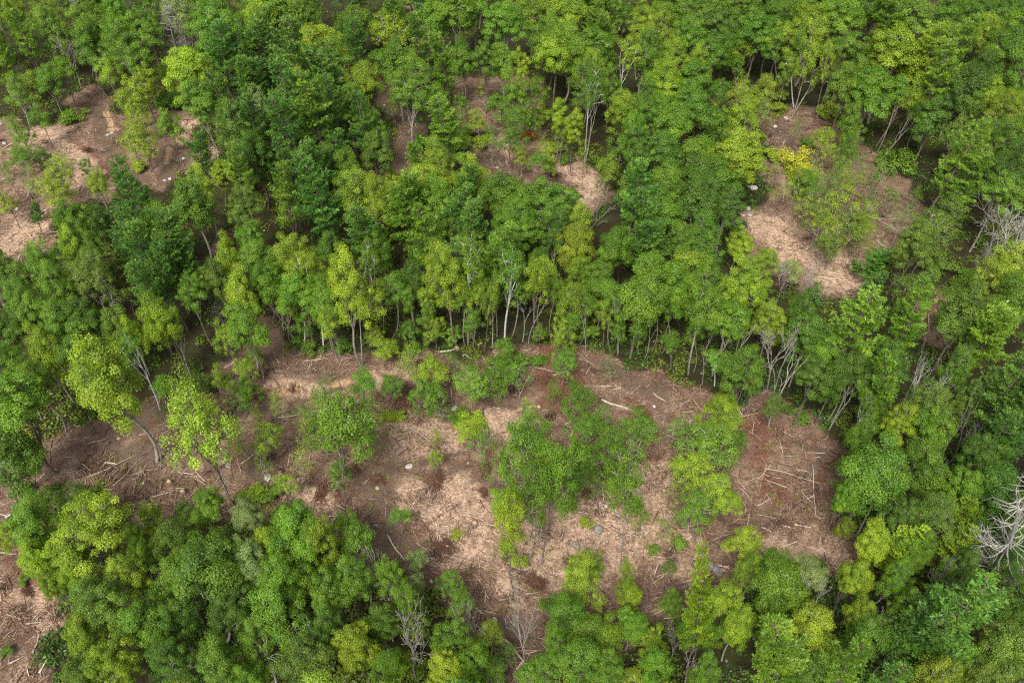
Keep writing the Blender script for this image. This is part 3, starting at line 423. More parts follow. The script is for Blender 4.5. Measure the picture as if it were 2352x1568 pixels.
# crown centre x, y, crown width, tint [, base x, y] -- all measured on the photograph
TREES = """
O:27 20 75 l;100 20 75 l;205 40 105 g;198 88 95 g;260 20 95 g;263 85 85 g;308 128 105 g;410 35 80 p;485 62 115 g;547 80 125 g;600 33 105 l;632 22 100 g;700 20 100 g;725 100 125 l;490 132 100 g;445 182 125 l;460 237 95 g;600 262 80 p;533 288 115 d;530 395 80 l 519 470;580 350 105 d;755 150 115 g;565 487 95 k;455 420 75 m;437 458 115 g;178 517 90 g;225 503 80 d;355 503 95 g;225 422 60 l;113 55 85 k;330 60 90 g;
O:1006 25 100 g;914 142 115 g;957 215 130 g 951 370;1003 252 80 g;835 207 95 l;805 242 85 g;852 290 95 g;866 365 90 k;1003 367 95 l;1064 147 80 g;1112 148 85 g;1157 148 80 g;1198 152 58 l;1160 60 95 g;1044 35 110 g;1092 18 90 g;1215 22 100 l;1297 42 95 m;1256 82 105 g;1297 98 115 g;1276 128 90 l;1358 112 115 g;1358 168 100 l;1522 70 95 l;1491 112 95 g;1478 58 80 l;1553 122 80 l;1536 20 90 g;1399 192 85 g;1433 262 85 l;1484 235 90 g;1529 212 105 l;1450 312 95 g;1500 277 95 g;1540 302 90 g;1467 352 80 d;1519 354 90 d;903 420 60 m;818 432 115 l;870 457 105 l;805 392 95 g;1078 412 115 l;1160 448 105 g;1194 482 85 g;1263 472 115 g;1297 458 90 d;1536 442 105 g;1331 524 85 m;1520 502 100 g;982 432 115 l;1003 472 100 g;1283 262 60 l;1317 292 62 m;
O:1602 35 105 g;1698 22 105 g;1787 42 105 g;1869 18 100 g;1862 54 105 l;1930 54 105 g;1978 18 100 d;2080 20 110 g;2091 62 105 k;2183 25 105 g;2262 75 75 l;2303 33 90 g;2320 105 110 g;2166 94 95 k;2217 190 105 d;1640 110 90 g;1745 20 100 d;1602 147 78 l;1790 84 85 l;1944 112 110 g;2046 137 130 l;2098 140 110 l;1951 190 115 g;2002 212 125 g;2272 212 85 l;2320 246 95 l;2320 325 110 g;2260 160 100 d;1588 256 105 g;1588 205 100 g;1958 275 62 g;1845 414 80 g 1850 470;1688 378 115 l;1619 427 150 d 1600 560;1653 447 110 g;1670 487 95 d;1602 480 115 d;2293 447 110 g;2320 393 110 d;2235 330 100 k;2140 270 90 d;2010 20 90 d;2250 20 90 d;1650 60 90 d;1735 70 90 g;1580 95 90 g;2340 180 80 g;
O:164 560 80 l;205 555 75 g;96 602 105 g;205 624 115 k;126 648 100 g;20 624 85 d;523 592 78 l;581 560 95 g;595 607 95 g;677 600 105 l;718 642 95 l;800 655 125 l 835 842;554 677 85 m;444 676 75 g;82 733 85 g;144 744 115 g;191 735 95 d;44 686 90 g;263 743 85 k;290 746 70 l;370 733 85 l 440 880;564 747 110 g;102 806 95 l;20 847 95 g;239 870 190 l 360 1070;44 948 170 g;30 1035 170 d 50 1142;620 650 80 g;740 700 85 g;690 690 90 g;10 760 90 d;180 820 90 d;80 880 90 g;500 650 70 k;760 590 80 g;
O:1023 634 112 l 1052 801;1238 612 62 g;1317 572 82 m;1327 638 65 l;1379 642 85 g;1485 675 150 g 1447 829;1540 676 100 g;1410 580 85 g;1000 552 90 g;1150 560 80 g;1200 540 90 g;1280 540 90 d;1180 515 90 g;1050 560 60 k;940 640 70 d;860 590 85 g;
O:1612 557 115 g;1698 567 72 l;1760 602 68 l;1619 670 120 g 1582 856;1711 667 120 l;1670 743 110 g;1770 733 82 l;1705 858 118 g;1665 935 105 l;1848 713 95 d;1858 762 105 d;2101 573 85 k;2303 624 120 m;2217 720 130 k;2251 745 120 k;2337 693 110 g;1865 865 95 d;2005 955 75 g 1975 1030;2060 990 85 l;1978 1000 75 g;2132 950 115 k;2132 1000 100 g;2217 921 62 k;1920 860 80 d;1900 800 90 g;1960 850 90 d;1560 560 90 g;2040 830 80 d;2200 850 80 g;
O:2012 1083 170 g;2115 1066 130 g;2005 1238 95 l;2142 1186 120 k;2210 1128 95 g;2293 1120 150 d;1711 1244 76 m;1722 1305 85 l;1780 1305 110 g;1862 1316 88 p;1961 1333 80 m;1780 1357 130 g;1664 1374 92 m;1698 1425 95 l;1858 1449 120 m;1971 1418 75 l;1995 1459 110 d;2200 1510 100 g;2303 1500 130 k;2150 1562 150 m;2337 1391 110 d;2250 1050 95 d;2330 1200 100 d;2060 1330 85 g;1850 1530 100 d;1610 1450 90 g;1780 1430 85 g;1940 1150 70 g;1620 1550 90 g;2330 1300 95 d;2060 1190 85 d;2250 1560 100 k;1500 1540 80 g;2100 1260 85 g;2220 1300 80 d;2080 1400 80 g;
O:811 1326 110 g;897 1322 82 g;938 1391 90 g;818 1487 112 l;1040 1470 100 g;1023 1540 85 m;1334 1320 118 l;1450 1357 68 l;1297 1418 112 g;1375 1459 120 l;1450 1425 90 g;1331 1510 130 g;1399 1545 100 g;880 1430 90 d;890 1540 80 g;960 1440 60 k;1090 1520 80 g;1546 1374 65 g;1280 1480 80 g;
O:82 1210 130 g;219 1240 180 l;82 1282 85 l;171 1300 100 l;290 1322 105 m;485 1170 92 g;574 1190 72 p;480 1300 170 g;575 1290 110 p;410 1330 110 g;400 1250 90 k;684 1230 130 g;735 1245 110 l;625 1254 90 l;650 1322 112 g;632 1374 160 g;239 1391 130 k;191 1459 112 l;267 1521 112 l;325 1442 112 g;403 1425 110 d;499 1515 130 g;701 1515 130 k;752 1357 105 g;752 1440 100 d;393 1515 110 d;310 1240 80 g;540 1400 110 d;590 1450 100 g;200 1545 90 k;570 1560 90 g;130 1340 60 l;
A:147 167 72 g 175 245;116 192 72 g;70 200 62 l;41 217 70 g;95 285 55 g;44 306 66 g;50 372 72 g;98 364 62 g 110 420;135 397 72 l;125 440 80 m;200 385 36 g;10 462 55 m;318 312 92 m 345 400;332 195 72 l;308 226 82 l;386 292 72 g;250 165 72 l;415 140 52 k;904 18 72 l;818 46 90 g;887 72 95 l;975 92 72 p;1030 152 62 p;1187 217 78 g;1228 222 74 g;1433 27 62 g;1348 192 85 g;1095 278 52 m;1177 277 72 g;1177 318 70 g;1238 378 56 g;1197 367 42 l;1266 380 40 m;1399 388 62 l;1215 280 50 g;1140 250 60 g;1060 240 45 g;
A:1705 95 82 l;1602 150 70 l;1865 113 74 l 1816 277;1920 150 32 k 1872 284;2080 242 92 l 2010 340;2200 290 82 k;1760 202 52 l;1794 215 45 m 1790 240;1804 178 42 l;1944 310 72 g;1944 344 68 g;1889 330 56 m;1705 280 105 l;1653 282 90 g;2183 482 92 k;1970 530 70 l;1880 520 60 m;1900 570 60 k;1650 220 60 g;1720 250 60 m;
A:455 870 50 k;513 778 62 l 550 860;588 818 42 g 600 850;564 852 60 l;560 898 88 g 562 960;455 975 175 m 535 1155;632 1002 72 m 610 1080;790 985 150 g 800 1155;735 975 100 g;838 900 80 g;830 1000 80 g;780 1080 75 g 770 1130;982 728 62 g 985 790;921 668 62 g;1129 685 58 l 1112 815;1232 668 68 l 1227 812;1307 700 72 l 1305 800;1314 745 68 g 1318 810;1389 714 66 l 1385 800;1000 755 60 l 1005 800;1085 745 50 g 1085 803;883 808 68 l 880 850;900 892 62 g;990 858 92 l;1003 905 92 g 958 980;1150 866 112 g 1150 930;1157 806 52 g;1078 884 92 g;1290 767 62 l;1297 832 82 g 1290 890;1331 925 95 g;1468 978 92 g;1400 1010 100 g;1075 995 62 l;1200 1040 130 g 1215 1200;1290 1030 120 g 1245 1285;1230 1125 110 g 1215 1280;1160 1150 85 l;1175 1200 85 m 1180 1350;1340 985 80 g;1430 1105 105 g 1425 1300;1625 1010 150 g 1630 1100;1600 1065 100 l;1650 1115 110 l;1600 1160 90 g 1600 1240;1680 1150 70 l;915 1180 52 g;1000 1050 36 l;650 1110 55 l;
A:805 1203 76 g;818 1244 90 g;955 1288 56 p;1037 1340 76 g;1060 1390 70 g;1365 1288 60 m;1440 1316 50 l 1440 1420;1126 1459 76 m;1495 1470 62 l;1262 1530 90 g;31 1237 60 m;188 1163 100 k;424 1183 80 g;100 1160 70 g;640 1190 60 g;950 1340 60 p;1540 1300 40 k;1944 1212 45 l;2280 1540 60 k;
A:1770 733 70 l;1814 626 62 p;1470 760 50 g 1470 820;1350 770 45 g 1350 805;1040 770 45 g 1040 800;940 760 55 g 945 800;860 770 50 m 870 805;1240 770 40 k 1240 810;1420 755 55 g 1420 815;1540 790 50 g 1540 850;700 740 60 g 710 800;760 760 60 l 785 845;500 860 40 l 510 930;1700 1000 55 g;1775 930 50 k;
B:1365 200 60 g 1343 376;1174 620 98 g 1160 788;850 600 50 g;1440 130 60 l;300 800 70 g;1816 150 55 l 1822 250;1645 830 60 g 1640 890;690 640 60 l 700 800;1985 940 50 g 1958 1047;1080 600 60 g 1075 800;740 690 60 l 745 800;
P:58 92 72 n;629 107 100 b;677 72 92 n;530 172 132 b;560 212 112 b;700 162 132 b;615 227 112 b;718 202 110 b;650 262 120 b;718 287 142 n;665 322 142 b;752 312 110 b;592 392 72 n;650 412 92 b;735 397 112 b;667 472 100 n;735 462 120 b;86 492 38 b 100 540;297 430 78 b;310 492 112 b;825 312 85 b;955 412 82 n;955 495 112 n;1090 466 82 b;1075 506 92 b;887 516 52 n;1211 506 52 b;1454 470 112 b;
P:2009 62 112 n;2132 156 112 l;2142 190 100 n;2217 130 90 n;2200 378 115 n 2105 530;2235 428 100 n;308 548 112 b;376 572 132 b;342 606 110 b;427 566 112 b;383 634 92 b;253 598 82 k;40 60 60 n;
P:958 572 105 n 960 706;1081 541 102 b;886 566 52 n;996 606 62 n;1460 541 122 b;1968 767 165 n 1920 910;2080 726 100 g;2029 606 72 b 2030 660;1958 620 34 b 1955 650;2012 668 70 b;2268 811 130 n;2303 880 150 b;1995 885 100 n;2337 965 130 b;2300 1020 110 b;
P:2115 1244 110 l;2200 1210 90 l;2200 1246 95 l;2142 1322 80 n;1595 1377 82 l 1575 1540;2149 1425 200 b;2235 1408 140 n;2115 1493 170 b;1732 1504 170 n;1944 1528 150 n;366 1217 88 l;1570 600 60 n;780 360 90 b;830 500 70 b;590 300 90 b;500 250 90 b;700 240 90 n;560 140 80 n;1800 1560 120 n;2030 1560 120 b;480 320 70 b;
V:362 75 42 q;427 96 52 q;1365 490 62 q;1433 576 52 c;1085 589 36 q;2115 880 78 w 2050 962;2190 840 40 w 2152 938;839 1329 75 w 852 1394;958 1476 90 q 965 1568;1075 1428 48 q;1194 1442 55 w 1197 1560;2170 205 60 q 2111 321;1855 1390 62 q;2224 989 42 q;1810 640 45 q;2303 505 90 q 2262 600;1680 700 40 q;2020 1450 50 q;700 45 30 q;1785 800 60 q 1760 900;2050 850 40 q;2140 1340 50 q;
E:905 660 48 g 905 785;940 690 40 g 945 795;975 700 44 l 972 800;1018 700 40 g 1022 808;1066 700 42 g 1068 806;1098 690 46 l 1096 812;1148 700 40 g 1146 800;1188 690 46 g 1182 800;1210 660 44 g 1196 798;1252 690 44 l 1248 806;1272 670 44 g 1268 802;1285 700 38 l 1286 800;1338 700 44 g 1334 812;1362 690 46 g 1358 812;1402 700 46 g 1398 818;1432 700 42 d 1426 822;1508 720 44 g 1500 836;1530 730 46 g 1520 838;1560 745 46 g 1553 846;1598 770 48 g 1584 858;870 680 44 l 872 790;760 730 46 g 775 832;660 700 44 l 682 805;640 690 40 g 660 780;725 700 40 g 742 800;1640 790 46 g 1622 882;415 190 46 g 430 250;380 170 44 l 395 235;205 110 44 g 215 190;150 90 44 l 165 180;90 80 44 g 105 165;1785 130 44 g 1775 235;1840 120 44 g 1838 255;1900 130 40 l 1878 290;1985 190 46 g 1950 280;2060 210 50 g 2020 345;2120 280 50 g 2080 350;2140 600 50 k 2110 700;1480 60 42 g 1484 130;1420 40 42 g 1424 110;1560 80 44 g 1556 150;1690 160 44 g 1686 230;1070 60 40 g 1072 120;1110 80 40 g 1112 130;850 60 40 g 852 130;780 90 40 g 782 150;
V:2330 535 85 w;2265 610 34 q;1855 650 46 q;1560 1452 44 q;905 1350 40 q;60 742 40 q;150 118 40 q;2180 1452 44 q;2345 1180 70 w;1870 690 40 q;
F:1790 850 40 q 1765 979;1960 900 34 q 1905 985;2030 905 34 q 1985 1000;2215 960 34 q 2160 1050;2075 300 34 q 2020 380;1700 800 34 w 1660 890;2130 1110 36 q 2080 1190;640 740 30 w 690 800;410 800 34 w 440 880;385 1020 36 q 372 1085;500 1090 36 q 535 1158;1240 1220 36 q 1245 1288;1180 1310 30 q 1182 1358;1935 885 36 q 1900 960;2110 850 30 q;2240 1010 40 q 2210 1090;1602 1550 46 q;1290 1505 34 q;722 1480 30 w;740 1440 26 w;2060 1470 34 q;120 132 30 q 130 190;2295 560 50 q 2250 640;1075 720 24 w 1075 800;1135 720 26 w 1130 806;1340 740 26 q 1345 815;1420 730 26 q 1418 818;1490 770 26 q 1478 832;1618 830 26 q 1612 884;1735 870 30 q 1715 950;
N:2330 1180 120 w 2270 1330;
N:395 80 62 q;2290 1235 160 w 2235 1365;2235 1270 110 w 2203 1332;2320 1300 60 q 2305 1360;990 690 30 q 978 760;200 60 30 q;2285 1020 60 q 2255 1090;490 700 40 q 520 760;
F:253 684 44 w;900 1401 44 w 903 1470;492 1391 95 w 520 1475;595 1493 65 w;1800 870 50 q 1765 979;1590 1520 60 q;2020 1130 55 q 1968 1230;2272 1000 60 q 2230 1080;1205 730 30 w 1200 790;1240 720 30 q 1215 795;1168 690 50 w 1160 788;820 700 40 q 833 842;1365 270 40 w 1343 376;2165 570 20 q 2152 615;1868 200 30 w 1820 270;
A:1215 985 110 g 1225 1110;1330 1060 110 g 1330 1150;
W:1150 1085 90 g 1150 1190;1110 1010 80 g;1265 1080 100 l 1262 1210;1450 1040 90 g;1380 960 80 g;1370 1100 80 g;760 940 100 g 790 1060;850 960 70 g;700 1000 70 l 700 1070;1010 930 70 g;940 830 70 l;1110 900 80 g;1040 850 60 g;1190 880 60 g;1560 990 90 g;1670 1010 90 g;1570 1120 90 l;430 930 110 m 470 1060;500 1010 90 m 520 1120;590 960 50 l;
A:1130 1545 90 g;1215 1555 80 g;1165 1495 55 k;1100 1480 60 g;
W:600 1060 60 l;690 1060 60 m 690 1110;480 930 70 m;640 930 60 l;700 950 60 g;380 960 50 k;560 1030 60 m;1480 1180 50 m;1530 1210 50 l;860 1010 60 g;1000 1000 40 m;1580 1000 60 l;1270 900 50 g;1400 850 50 k;1700 200 60 m;1750 270 60 l;1690 330 60 m;2060 520 70 k;2100 450 50 k;2060 630 70 k;900 250 40 m;1110 200 50 m;1240 260 50 l;1380 430 50 k;1828 430 55 m;1906 428 92 g;1917 480 110 l;1865 462 80 g;2012 438 102 k;1870 400 60 m;1900 360 60 m;1930 400 70 l;1960 440 80 l;1880 520 80 k;1940 520 90 k;1985 500 80 l;1850 480 60 m;1800 450 60 l;1780 400 40 m;1910 560 70 m;1975 560 60 l;2040 470 60 k;1740 260 60 m;1700 230 60 m;1760 240 50 l;1830 300 40 k;2020 400 60 k;1965 390 60 g;1250 350 50 m;1290 330 50 l;1130 320 60 g;1080 350 50 m;1160 220 50 g;1060 300 50 l;1340 360 50 l;60 340 60 g;150 380 60 l;320 270 70 l;340 350 70 m;300 330 50 m;20 400 60 k;80 430 60 m;
S:171 264 58 g;393 237 58 g;975 332 60 g;1057 322 80 g;1216 309 34 o;1667 75 26 r;1640 230 40 r;1722 216 62 m;1900 252 52 l;1770 364 42 m;1828 378 78 y;1828 395 60 m;2057 374 80 g;1085 960 62 m;920 955 34 m;1050 1215 30 m;1350 1185 34 m;1415 1080 70 k;940 1530 75 m;410 1562 60 m;1457 1548 55 m;500 870 60 k;430 870 70 k;400 890 60 g;370 870 60 g;580 1130 70 m;620 1120 50 k;1300 360 40 k;1270 340 50 m;1180 845 60 g;1060 955 50 g;1240 830 40 g;1570 1060 40 m;1850 330 40 k;1780 250 50 m;1690 215 40 m;2060 590 60 k;2150 610 70 k;2190 660 60 k;2220 640 60 g;2160 730 40 k;720 800 50 k;680 790 40 g;790 800 40 k;950 800 40 g;1130 830 30 k;1460 1150 40 l;1560 1235 40 k;1500 1250 30 g;1030 330 40 k;1110 330 50 m;1240 1180 40 m;1190 1280 45 m;1160 1250 40 m;890 960 40 m;1880 1290 40 k;1990 1290 50 k;1800 930 40 k;1840 950 40 g;200 1140 50 k;130 1130 50 k;20 1500 30 k;180 1380 50 k;150 1340 40 g;60 1330 30 k;1740 320 35 m;1620 290 40 k;1930 270 40 k;2010 590 40 k;320 380 40 m;
"""
_rt = np.random.RandomState(21); rnd = random.Random(4)
placed = []     # (X, Y, W)
things = []     # dicts for labels
_seen_parts = {}
def put(T, X, Y, W, H, tint, px, py, tx=0., ty=0., origin='photo'):
    pr = PROTO['Q' if T == 'P' and W > 10.5 else 'R' if T == 'O' and W > 11.3 else T]; k = _rt.randint(len(pr)); wm, lm, Hp, Wp, fc = pr[k]
    root = bpy.data.objects.new(KIND[T][0], None); root.empty_display_size = .5; COL.objects.link(root)
    root.location = (X, Y, float(ground_z(X, Y))); root.rotation_mode = 'QUATERNION'
    root.rotation_quaternion = Quaternion((0, 1, 0), ty) @ Quaternion((1, 0, 0), tx) @ Quaternion((0, 0, 1), _rt.uniform(0, 6.28)); kx = _rt.uniform(.88, 1.14)
    root.scale = (W/Wp*kx, W/Wp/kx, H/Hp)
    names = KIND[T][3]
    a = bpy.data.objects.new(names[0], wm); b = bpy.data.objects.new(names[1], lm)
    for o in (a, b): COL.objects.link(o); o.parent = root
    j = lambda: float(np.exp(_rt.normal()*.10))
    c = TINT[tint]
    if T in 'VNF':
        v = j(); col = (c[0]*v, c[1]*v, c[2]*v, 1); a.color = (col[0]*.75, col[1]*.75, col[2]*.75, 1) if T != 'F' else col; b.color = col
    else:
        v = j(); b.color = (c[0]*v*float(np.exp(_rt.normal()*.05)), c[1]*v, c[2]*v, 1)
        g = _rt.rand(); bc = (.17, .14, .115) if T == 'P' else (.66, .64, .6) if T == 'B' else (.30, .26, .22) if T == 'E' else ((.20, .165, .135) if g < .6 else (.34, .31, .27))
        a.color = (bc[0], bc[1], bc[2], 1)
    things.append(dict(root=root, T=T, tint=tint, px=px, py=py, W=W, H=H)); placed.append((X, Y, W, T))
    return root

def place(T, cx, cy, w, tint, bx=None, by=None):
    fc = PROTO[T][0][4]; H = HDEF[T]
    if T == 'O' and (1000 < cx < 1420 and 130 < cy < 400 or 790 < cx < 970 and 190 < cy < 380): w *= .84
    if T == 'S': 
        X, Y, t = at(cx, cy + w*.15, 0.6); W = w*t/FPX; H = W*rnd.uniform(.6, .9)*.9
        return put(T, X, Y, W, H, tint, cx, cy)
    if bx is not None:
        X, Y, t = at(bx, by, 0.); dy = (CY-cy)/FPX
        q = Y*(sp-dy*cp)/(dy*sp+cp); zc = min(max(CAM_H-q, 1.5), 18.)
        tt = Y*cp + (CAM_H-zc)*sp; W = w*tt/FPX; Xt = (cx-CX)/FPX*tt
        H = zc/fc; ty = math.atan2(Xt-X, zc); ty = max(-.5 if T in 'NV' else -.28, min(.5 if T in 'NV' else .28, ty))
        return put(T, X, Y, W, H, tint, cx, cy, 1e-4, ty)
    for _ in range(3):
        X, Y, t = at(cx, cy, H*fc); W = w*t/FPX
        Hn = {'W': 2.5+1.35*W, 'E': 15., 'O': min(20, 9.5+.85*W), 'A': min(16, 6.0+.95*W), 'P': min(23, 10+1.2*W), 'B': 15., 'V': 9+.8*W, 'N': 15., 'F': 12.}[T]
        if T == 'O' and is_open(cx, cy): Hn *= .7
        if T == 'A' and is_open(cx, cy): Hn = 2.5+1.3*W
        if T == 'P' and W < 5: Hn = 2.4*W+1
        H = Hn
    H *= rnd.uniform(.94, 1.06)
    return put(T, X, Y, W, H, tint, cx, cy, _rt.normal()*.03, _rt.normal()*.03) if T in 'PVNF' else put(T, X, Y, W, H, tint, cx, cy)
for line in TREES.strip().splitlines():
    T, rest = line.split(':')
    for ei, e in enumerate(rest.split(';')):
        q = e.split()
        if not q: continue
        v = [float(z) for z in q[:3]]; bb = [float(z) for z in q[4:6]]
        if T == 'E' and len(bb):
            if ei % 5 == 3 and 780 < bb[1] < 850: continue
            j = rnd.uniform(-26, 4); bb[1] += j; v[1] += j + rnd.uniform(-25, 22); bb[0] += rnd.uniform(-9, 9); v[2] *= rnd.uniform(.85, 1.5)
        place(T, *v, q[3], *bb)

# forest trees that close the gaps between the ones above
pl = np.array([(p[0], p[1], p[2]) for p in placed if p[3] != 'S'])
cand = np.stack([_rt.uniform(-128, 128, 9000), _rt.uniform(27, 196, 9000)], 1); n_fill = 0
n_O = sum(1 for p in placed if p[3] == 'O')
for X, Y in cand:
    bx, by, _ = project(X, Y, 0.); cx, cy, t = project(X, Y, 11.)
    if not (-70 < cx < 2420 and -55 < cy < 1640): continue
    if is_open(bx, by) or is_open(bx, by+22) or sample_mask(X, Y, m_open) > .05: continue
    if is_open(cx, cy) or is_open(cx, cy-25): continue
    W = _rt.uniform(5.5, 8.)
    d = np.hypot(pl[:, 0]-X, pl[:, 1]-Y)
    if np.any(d < .40*(W+pl[:, 2])): continue
    conif = vnoise(X, Y, 22, 3) > (.42 if cx < 1000 and 100 < cy < 700 else .62)
    T = 'P' if conif else (('A' if _rt.rand() < .5 else 'E') if _rt.rand() < .45 or n_O > 305 else 'O'); n_O += T == 'O'
    H = {'P': 17., 'A': 12.5, 'O': 14.5, 'E': 14.5}[T]*_rt.uniform(.88, 1.1)
    tint = ('b' if _rt.rand() < .6 else 'n') if conif else rnd.choice('gggdlk')
    put(T, X, Y, W*(.85 if T in 'AE' else 1), H, tint, cx, cy, origin='fill')
    pl = np.vstack([pl, [X, Y, W]]); n_fill += 1
from collections import Counter
print("COUNTS", Counter(t['T'] for t in things), "fill", n_fill)

# ------------------------------------------------------------------ labels
LM = [(1162, 745, "forked white trunk at clearing edge"), (1450, 780, "tall spreading tree at clearing edge"), (1350, 320, "lone bare white birch"), (1828, 376, "bright yellow shrub"), (2270, 1255, "big bristly dead snag"),
 (492, 1391, "bleached dead tree lower left"), (239, 890, "leaning tree beside left track"), (800, 1010, "tree with thin trunk in clearing"), (958, 590, "tall bare-stemmed pine"), (1216, 307, "orange-leaved shrub"),
 (395, 80, "grey dead trees upper left"), (240, 300, "bare slope of left clearing"), (1950, 800, "huge spreading pine"), (2115, 880, "silvery fan-shaped dead tree"), (1725, 470, "row of white boulders"), (2150, 260, "leaning dead tree upper right"),
 (455, 985, "pale tree on left track"), (1625, 1010, "round tree by red-brown litter"), (1240, 1060, "thicket in the clearing"), (1230, 1340, "red-brown brush pile"), (630, 790, "dark soil track mouth"), (900, 300, "dark skid track"),
 (2100, 470, "leaning trunk of right pine"), (1650, 1304, "grey slab boulder"), (50, 1430, "bottom-left slash patch"), (1816, 250, "pair of thin white trunks"), (1194, 1500, "thin pale snag bottom centre"), (2150, 1425, "big pine lower right"), (1640, 230, "rusty shrub"),
 (835, 800, "forked trunk left of clearing head"), (1150, 385, "small round soil patch"), (660, 280, "dense stand of pines"), (940, 30, "bare strip at top"), (1340, 440, "dry patch above grey bush"), (1850, 620, "pale slash tongue"), (2140, 720, "narrow litter strip")]
DIRW = ["right of", "upper right of", "above", "upper left of", "left of", "lower left of", "below", "lower right of"]
ORD = ["", "second ", "third ", "fourth ", "fifth ", "sixth ", "seventh ", "eighth ", "ninth ", "tenth "]
def relation(px, py, taken=None):
    d = [math.hypot(px-a, (py-b)*1.1) for a, b, _ in LM]; i = min(range(len(LM)), key=lambda k: d[k]); a, b, nm = LM[i]
    if d[i] < 14: return None, nm, d[i]
    k = int(round(math.atan2(b-py, px-a)/(math.pi/4))) % 8
    return DIRW[k], nm, d[i]
buckets = {}
for t in things:
    dr, nm, d = relation(t['px'], t['py']); big = t['W'] > (9 if t['T'] in 'OP' else 6)
    t['rel'] = (dr, nm); t['d'] = d; nk = KIND[t['T']][1]
    if t['T'] == 'N': nk = 'bristly leafless tree'
    if t['T'] == 'F': nk = 'forked leafless tree'
    t['nk'] = nk
    buckets.setdefault((t['tint'], nk, dr, nm), []).append(t)
for (ti, nk, dr, nm), lst in buckets.items():
    lst.sort(key=lambda t: t['d'])
    for i, t in enumerate(lst):
        r = t['root']; nmz = KIND[t['T']][0]
        if dr is None: lab = f"{TNAME[ti]} {nk} at the {nm}" + ("" if i == 0 else f", number {i+1} outward")
        elif len(lst) == 1: lab = f"the {TNAME[ti]} {nk} {dr} the {nm}"
        else: lab = f"{TNAME[ti]} {nk} {dr} the {nm}, {ORD[i] if i < 10 else 'outer '}nearest it"
        w_ = lab.split()
        if len(w_) > 16: lab = ' '.join(x for x in w_ if x != 'the')
        r['label'] = lab; r['category'] = CAT[nmz]; r['group'] = GROUP[nmz]

def single(name, mesh, loc, label, cat, group, color=None, rot=(0, 0, 0), scale=(1, 1, 1)):
    o = bpy.data.objects.new(name, mesh); COL.objects.link(o); o.location = loc; o.rotation_euler = rot; o.scale = scale
    if color: o.color = (*color, 1)
    o['label'] = label; o['category'] = cat; o['group'] = group; return o
def reltext(px, py, used, head):
    dr, nm, d = relation(px, py); base = f"{head} {dr or 'at'} the {nm}"; n = used.get(base, 0); used[base] = n+1
    return base if n == 0 else f"{ORD[n] if n < 10 else 'further '}{base}"
used = {}
# ------------------------------------------------------------------ boulders
def boulder_mesh(seed):
    rs = np.random.RandomState(seed); n, m = 18, 12; a = Acc()
    th = np.arange(n)*2*math.pi/n; ph = np.linspace(.02, math.pi-.02, m); TH, PH = np.meshgrid(th, ph)
    D = np.stack([np.cos(TH)*np.sin(PH), np.sin(TH)*np.sin(PH), np.cos(PH)], -1)
    r = np.ones(TH.shape)
    for _ in range(9):
        c = unit(rs.normal(size=3)); lim = rs.uniform(.62, .9); dp = D@c; r = np.where(dp*r > lim, lim/np.maximum(dp, 1e-3), r)
    r *= 1 + .05*rs.normal(size=r.shape)*np.sin(PH)
    v = D*r[..., None]*np.array([1, rs.uniform(.65, .9), rs.uniform(.5, .7)]); i = np.arange(n*m).reshape(m, n); j = np.roll(i, -1, 1)
    a.add(v.reshape(-1, 3), np.stack([i[1:], j[1:], j[:-1], i[:-1]], -1).reshape(-1, 4)); return a.mesh("boulder", ROCK)
BM = [boulder_mesh(200+i) for i in range(4)]
ROCKS = """260 311 11;250 315 9;424 372 10;429 393 8;391 412 9;378 414 7;106 481 9;41 483 8;3 284 6;12 333 9;982 175 13;992 190 8;1142 386 6;883 239 6;920 266 5;1804 275 10;1780 294 10;1729 439 16;1727 466 11;1718 482 13;1722 497 15;1698 518 9;1841 361 6;1717 437 7;460 887 8;478 892 6;271 1005 9;440 891 6;1045 938 16;1336 856 5;1503 935 9;129 1084 12;616 1097 19;526 1071 17;22 1187 14;940 1072 15;866 1121 10;1377 1206 24;1324 1242 17;1392 1158 10;1380 1150 8;1404 1165 8;1370 1160 7;1136 1423 14;991 1333 10;1650 1304 26;1634 1290 16;332 1114 6;1476 1203 9;318 1180 5;1130 1002 6;400 905 6;300 340 5;1790 310 6;1900 650 7;1706 500 7;1712 530 6;1075 1063 6;1420 1178 6"""
for e in ROCKS.split(';'):
    x, y, w = map(float, e.split()); X, Y, t = at(x, y, .1); W = w*1.25*t/FPX
    grey = w in (24, 17, 26, 16) and y > 1000; c = (.24, .225, .2) if grey else rnd.choice([(.5, .48, .45), (.42, .4, .36), (.36, .33, .29)]); k = rnd.randrange(4)
    head = ("large grey boulder" if w > 14 else "grey boulder") if grey else ("large white boulder" if w > 12 else "small white stone")
    single("boulder", BM[k], (X, Y, float(ground_z(X, Y))+.04*W), reltext(x, y, used, head), "boulder", "pale boulders in the clearings", c, (0, 0, rnd.uniform(0, 6)), (W/2, W/2, W/2))

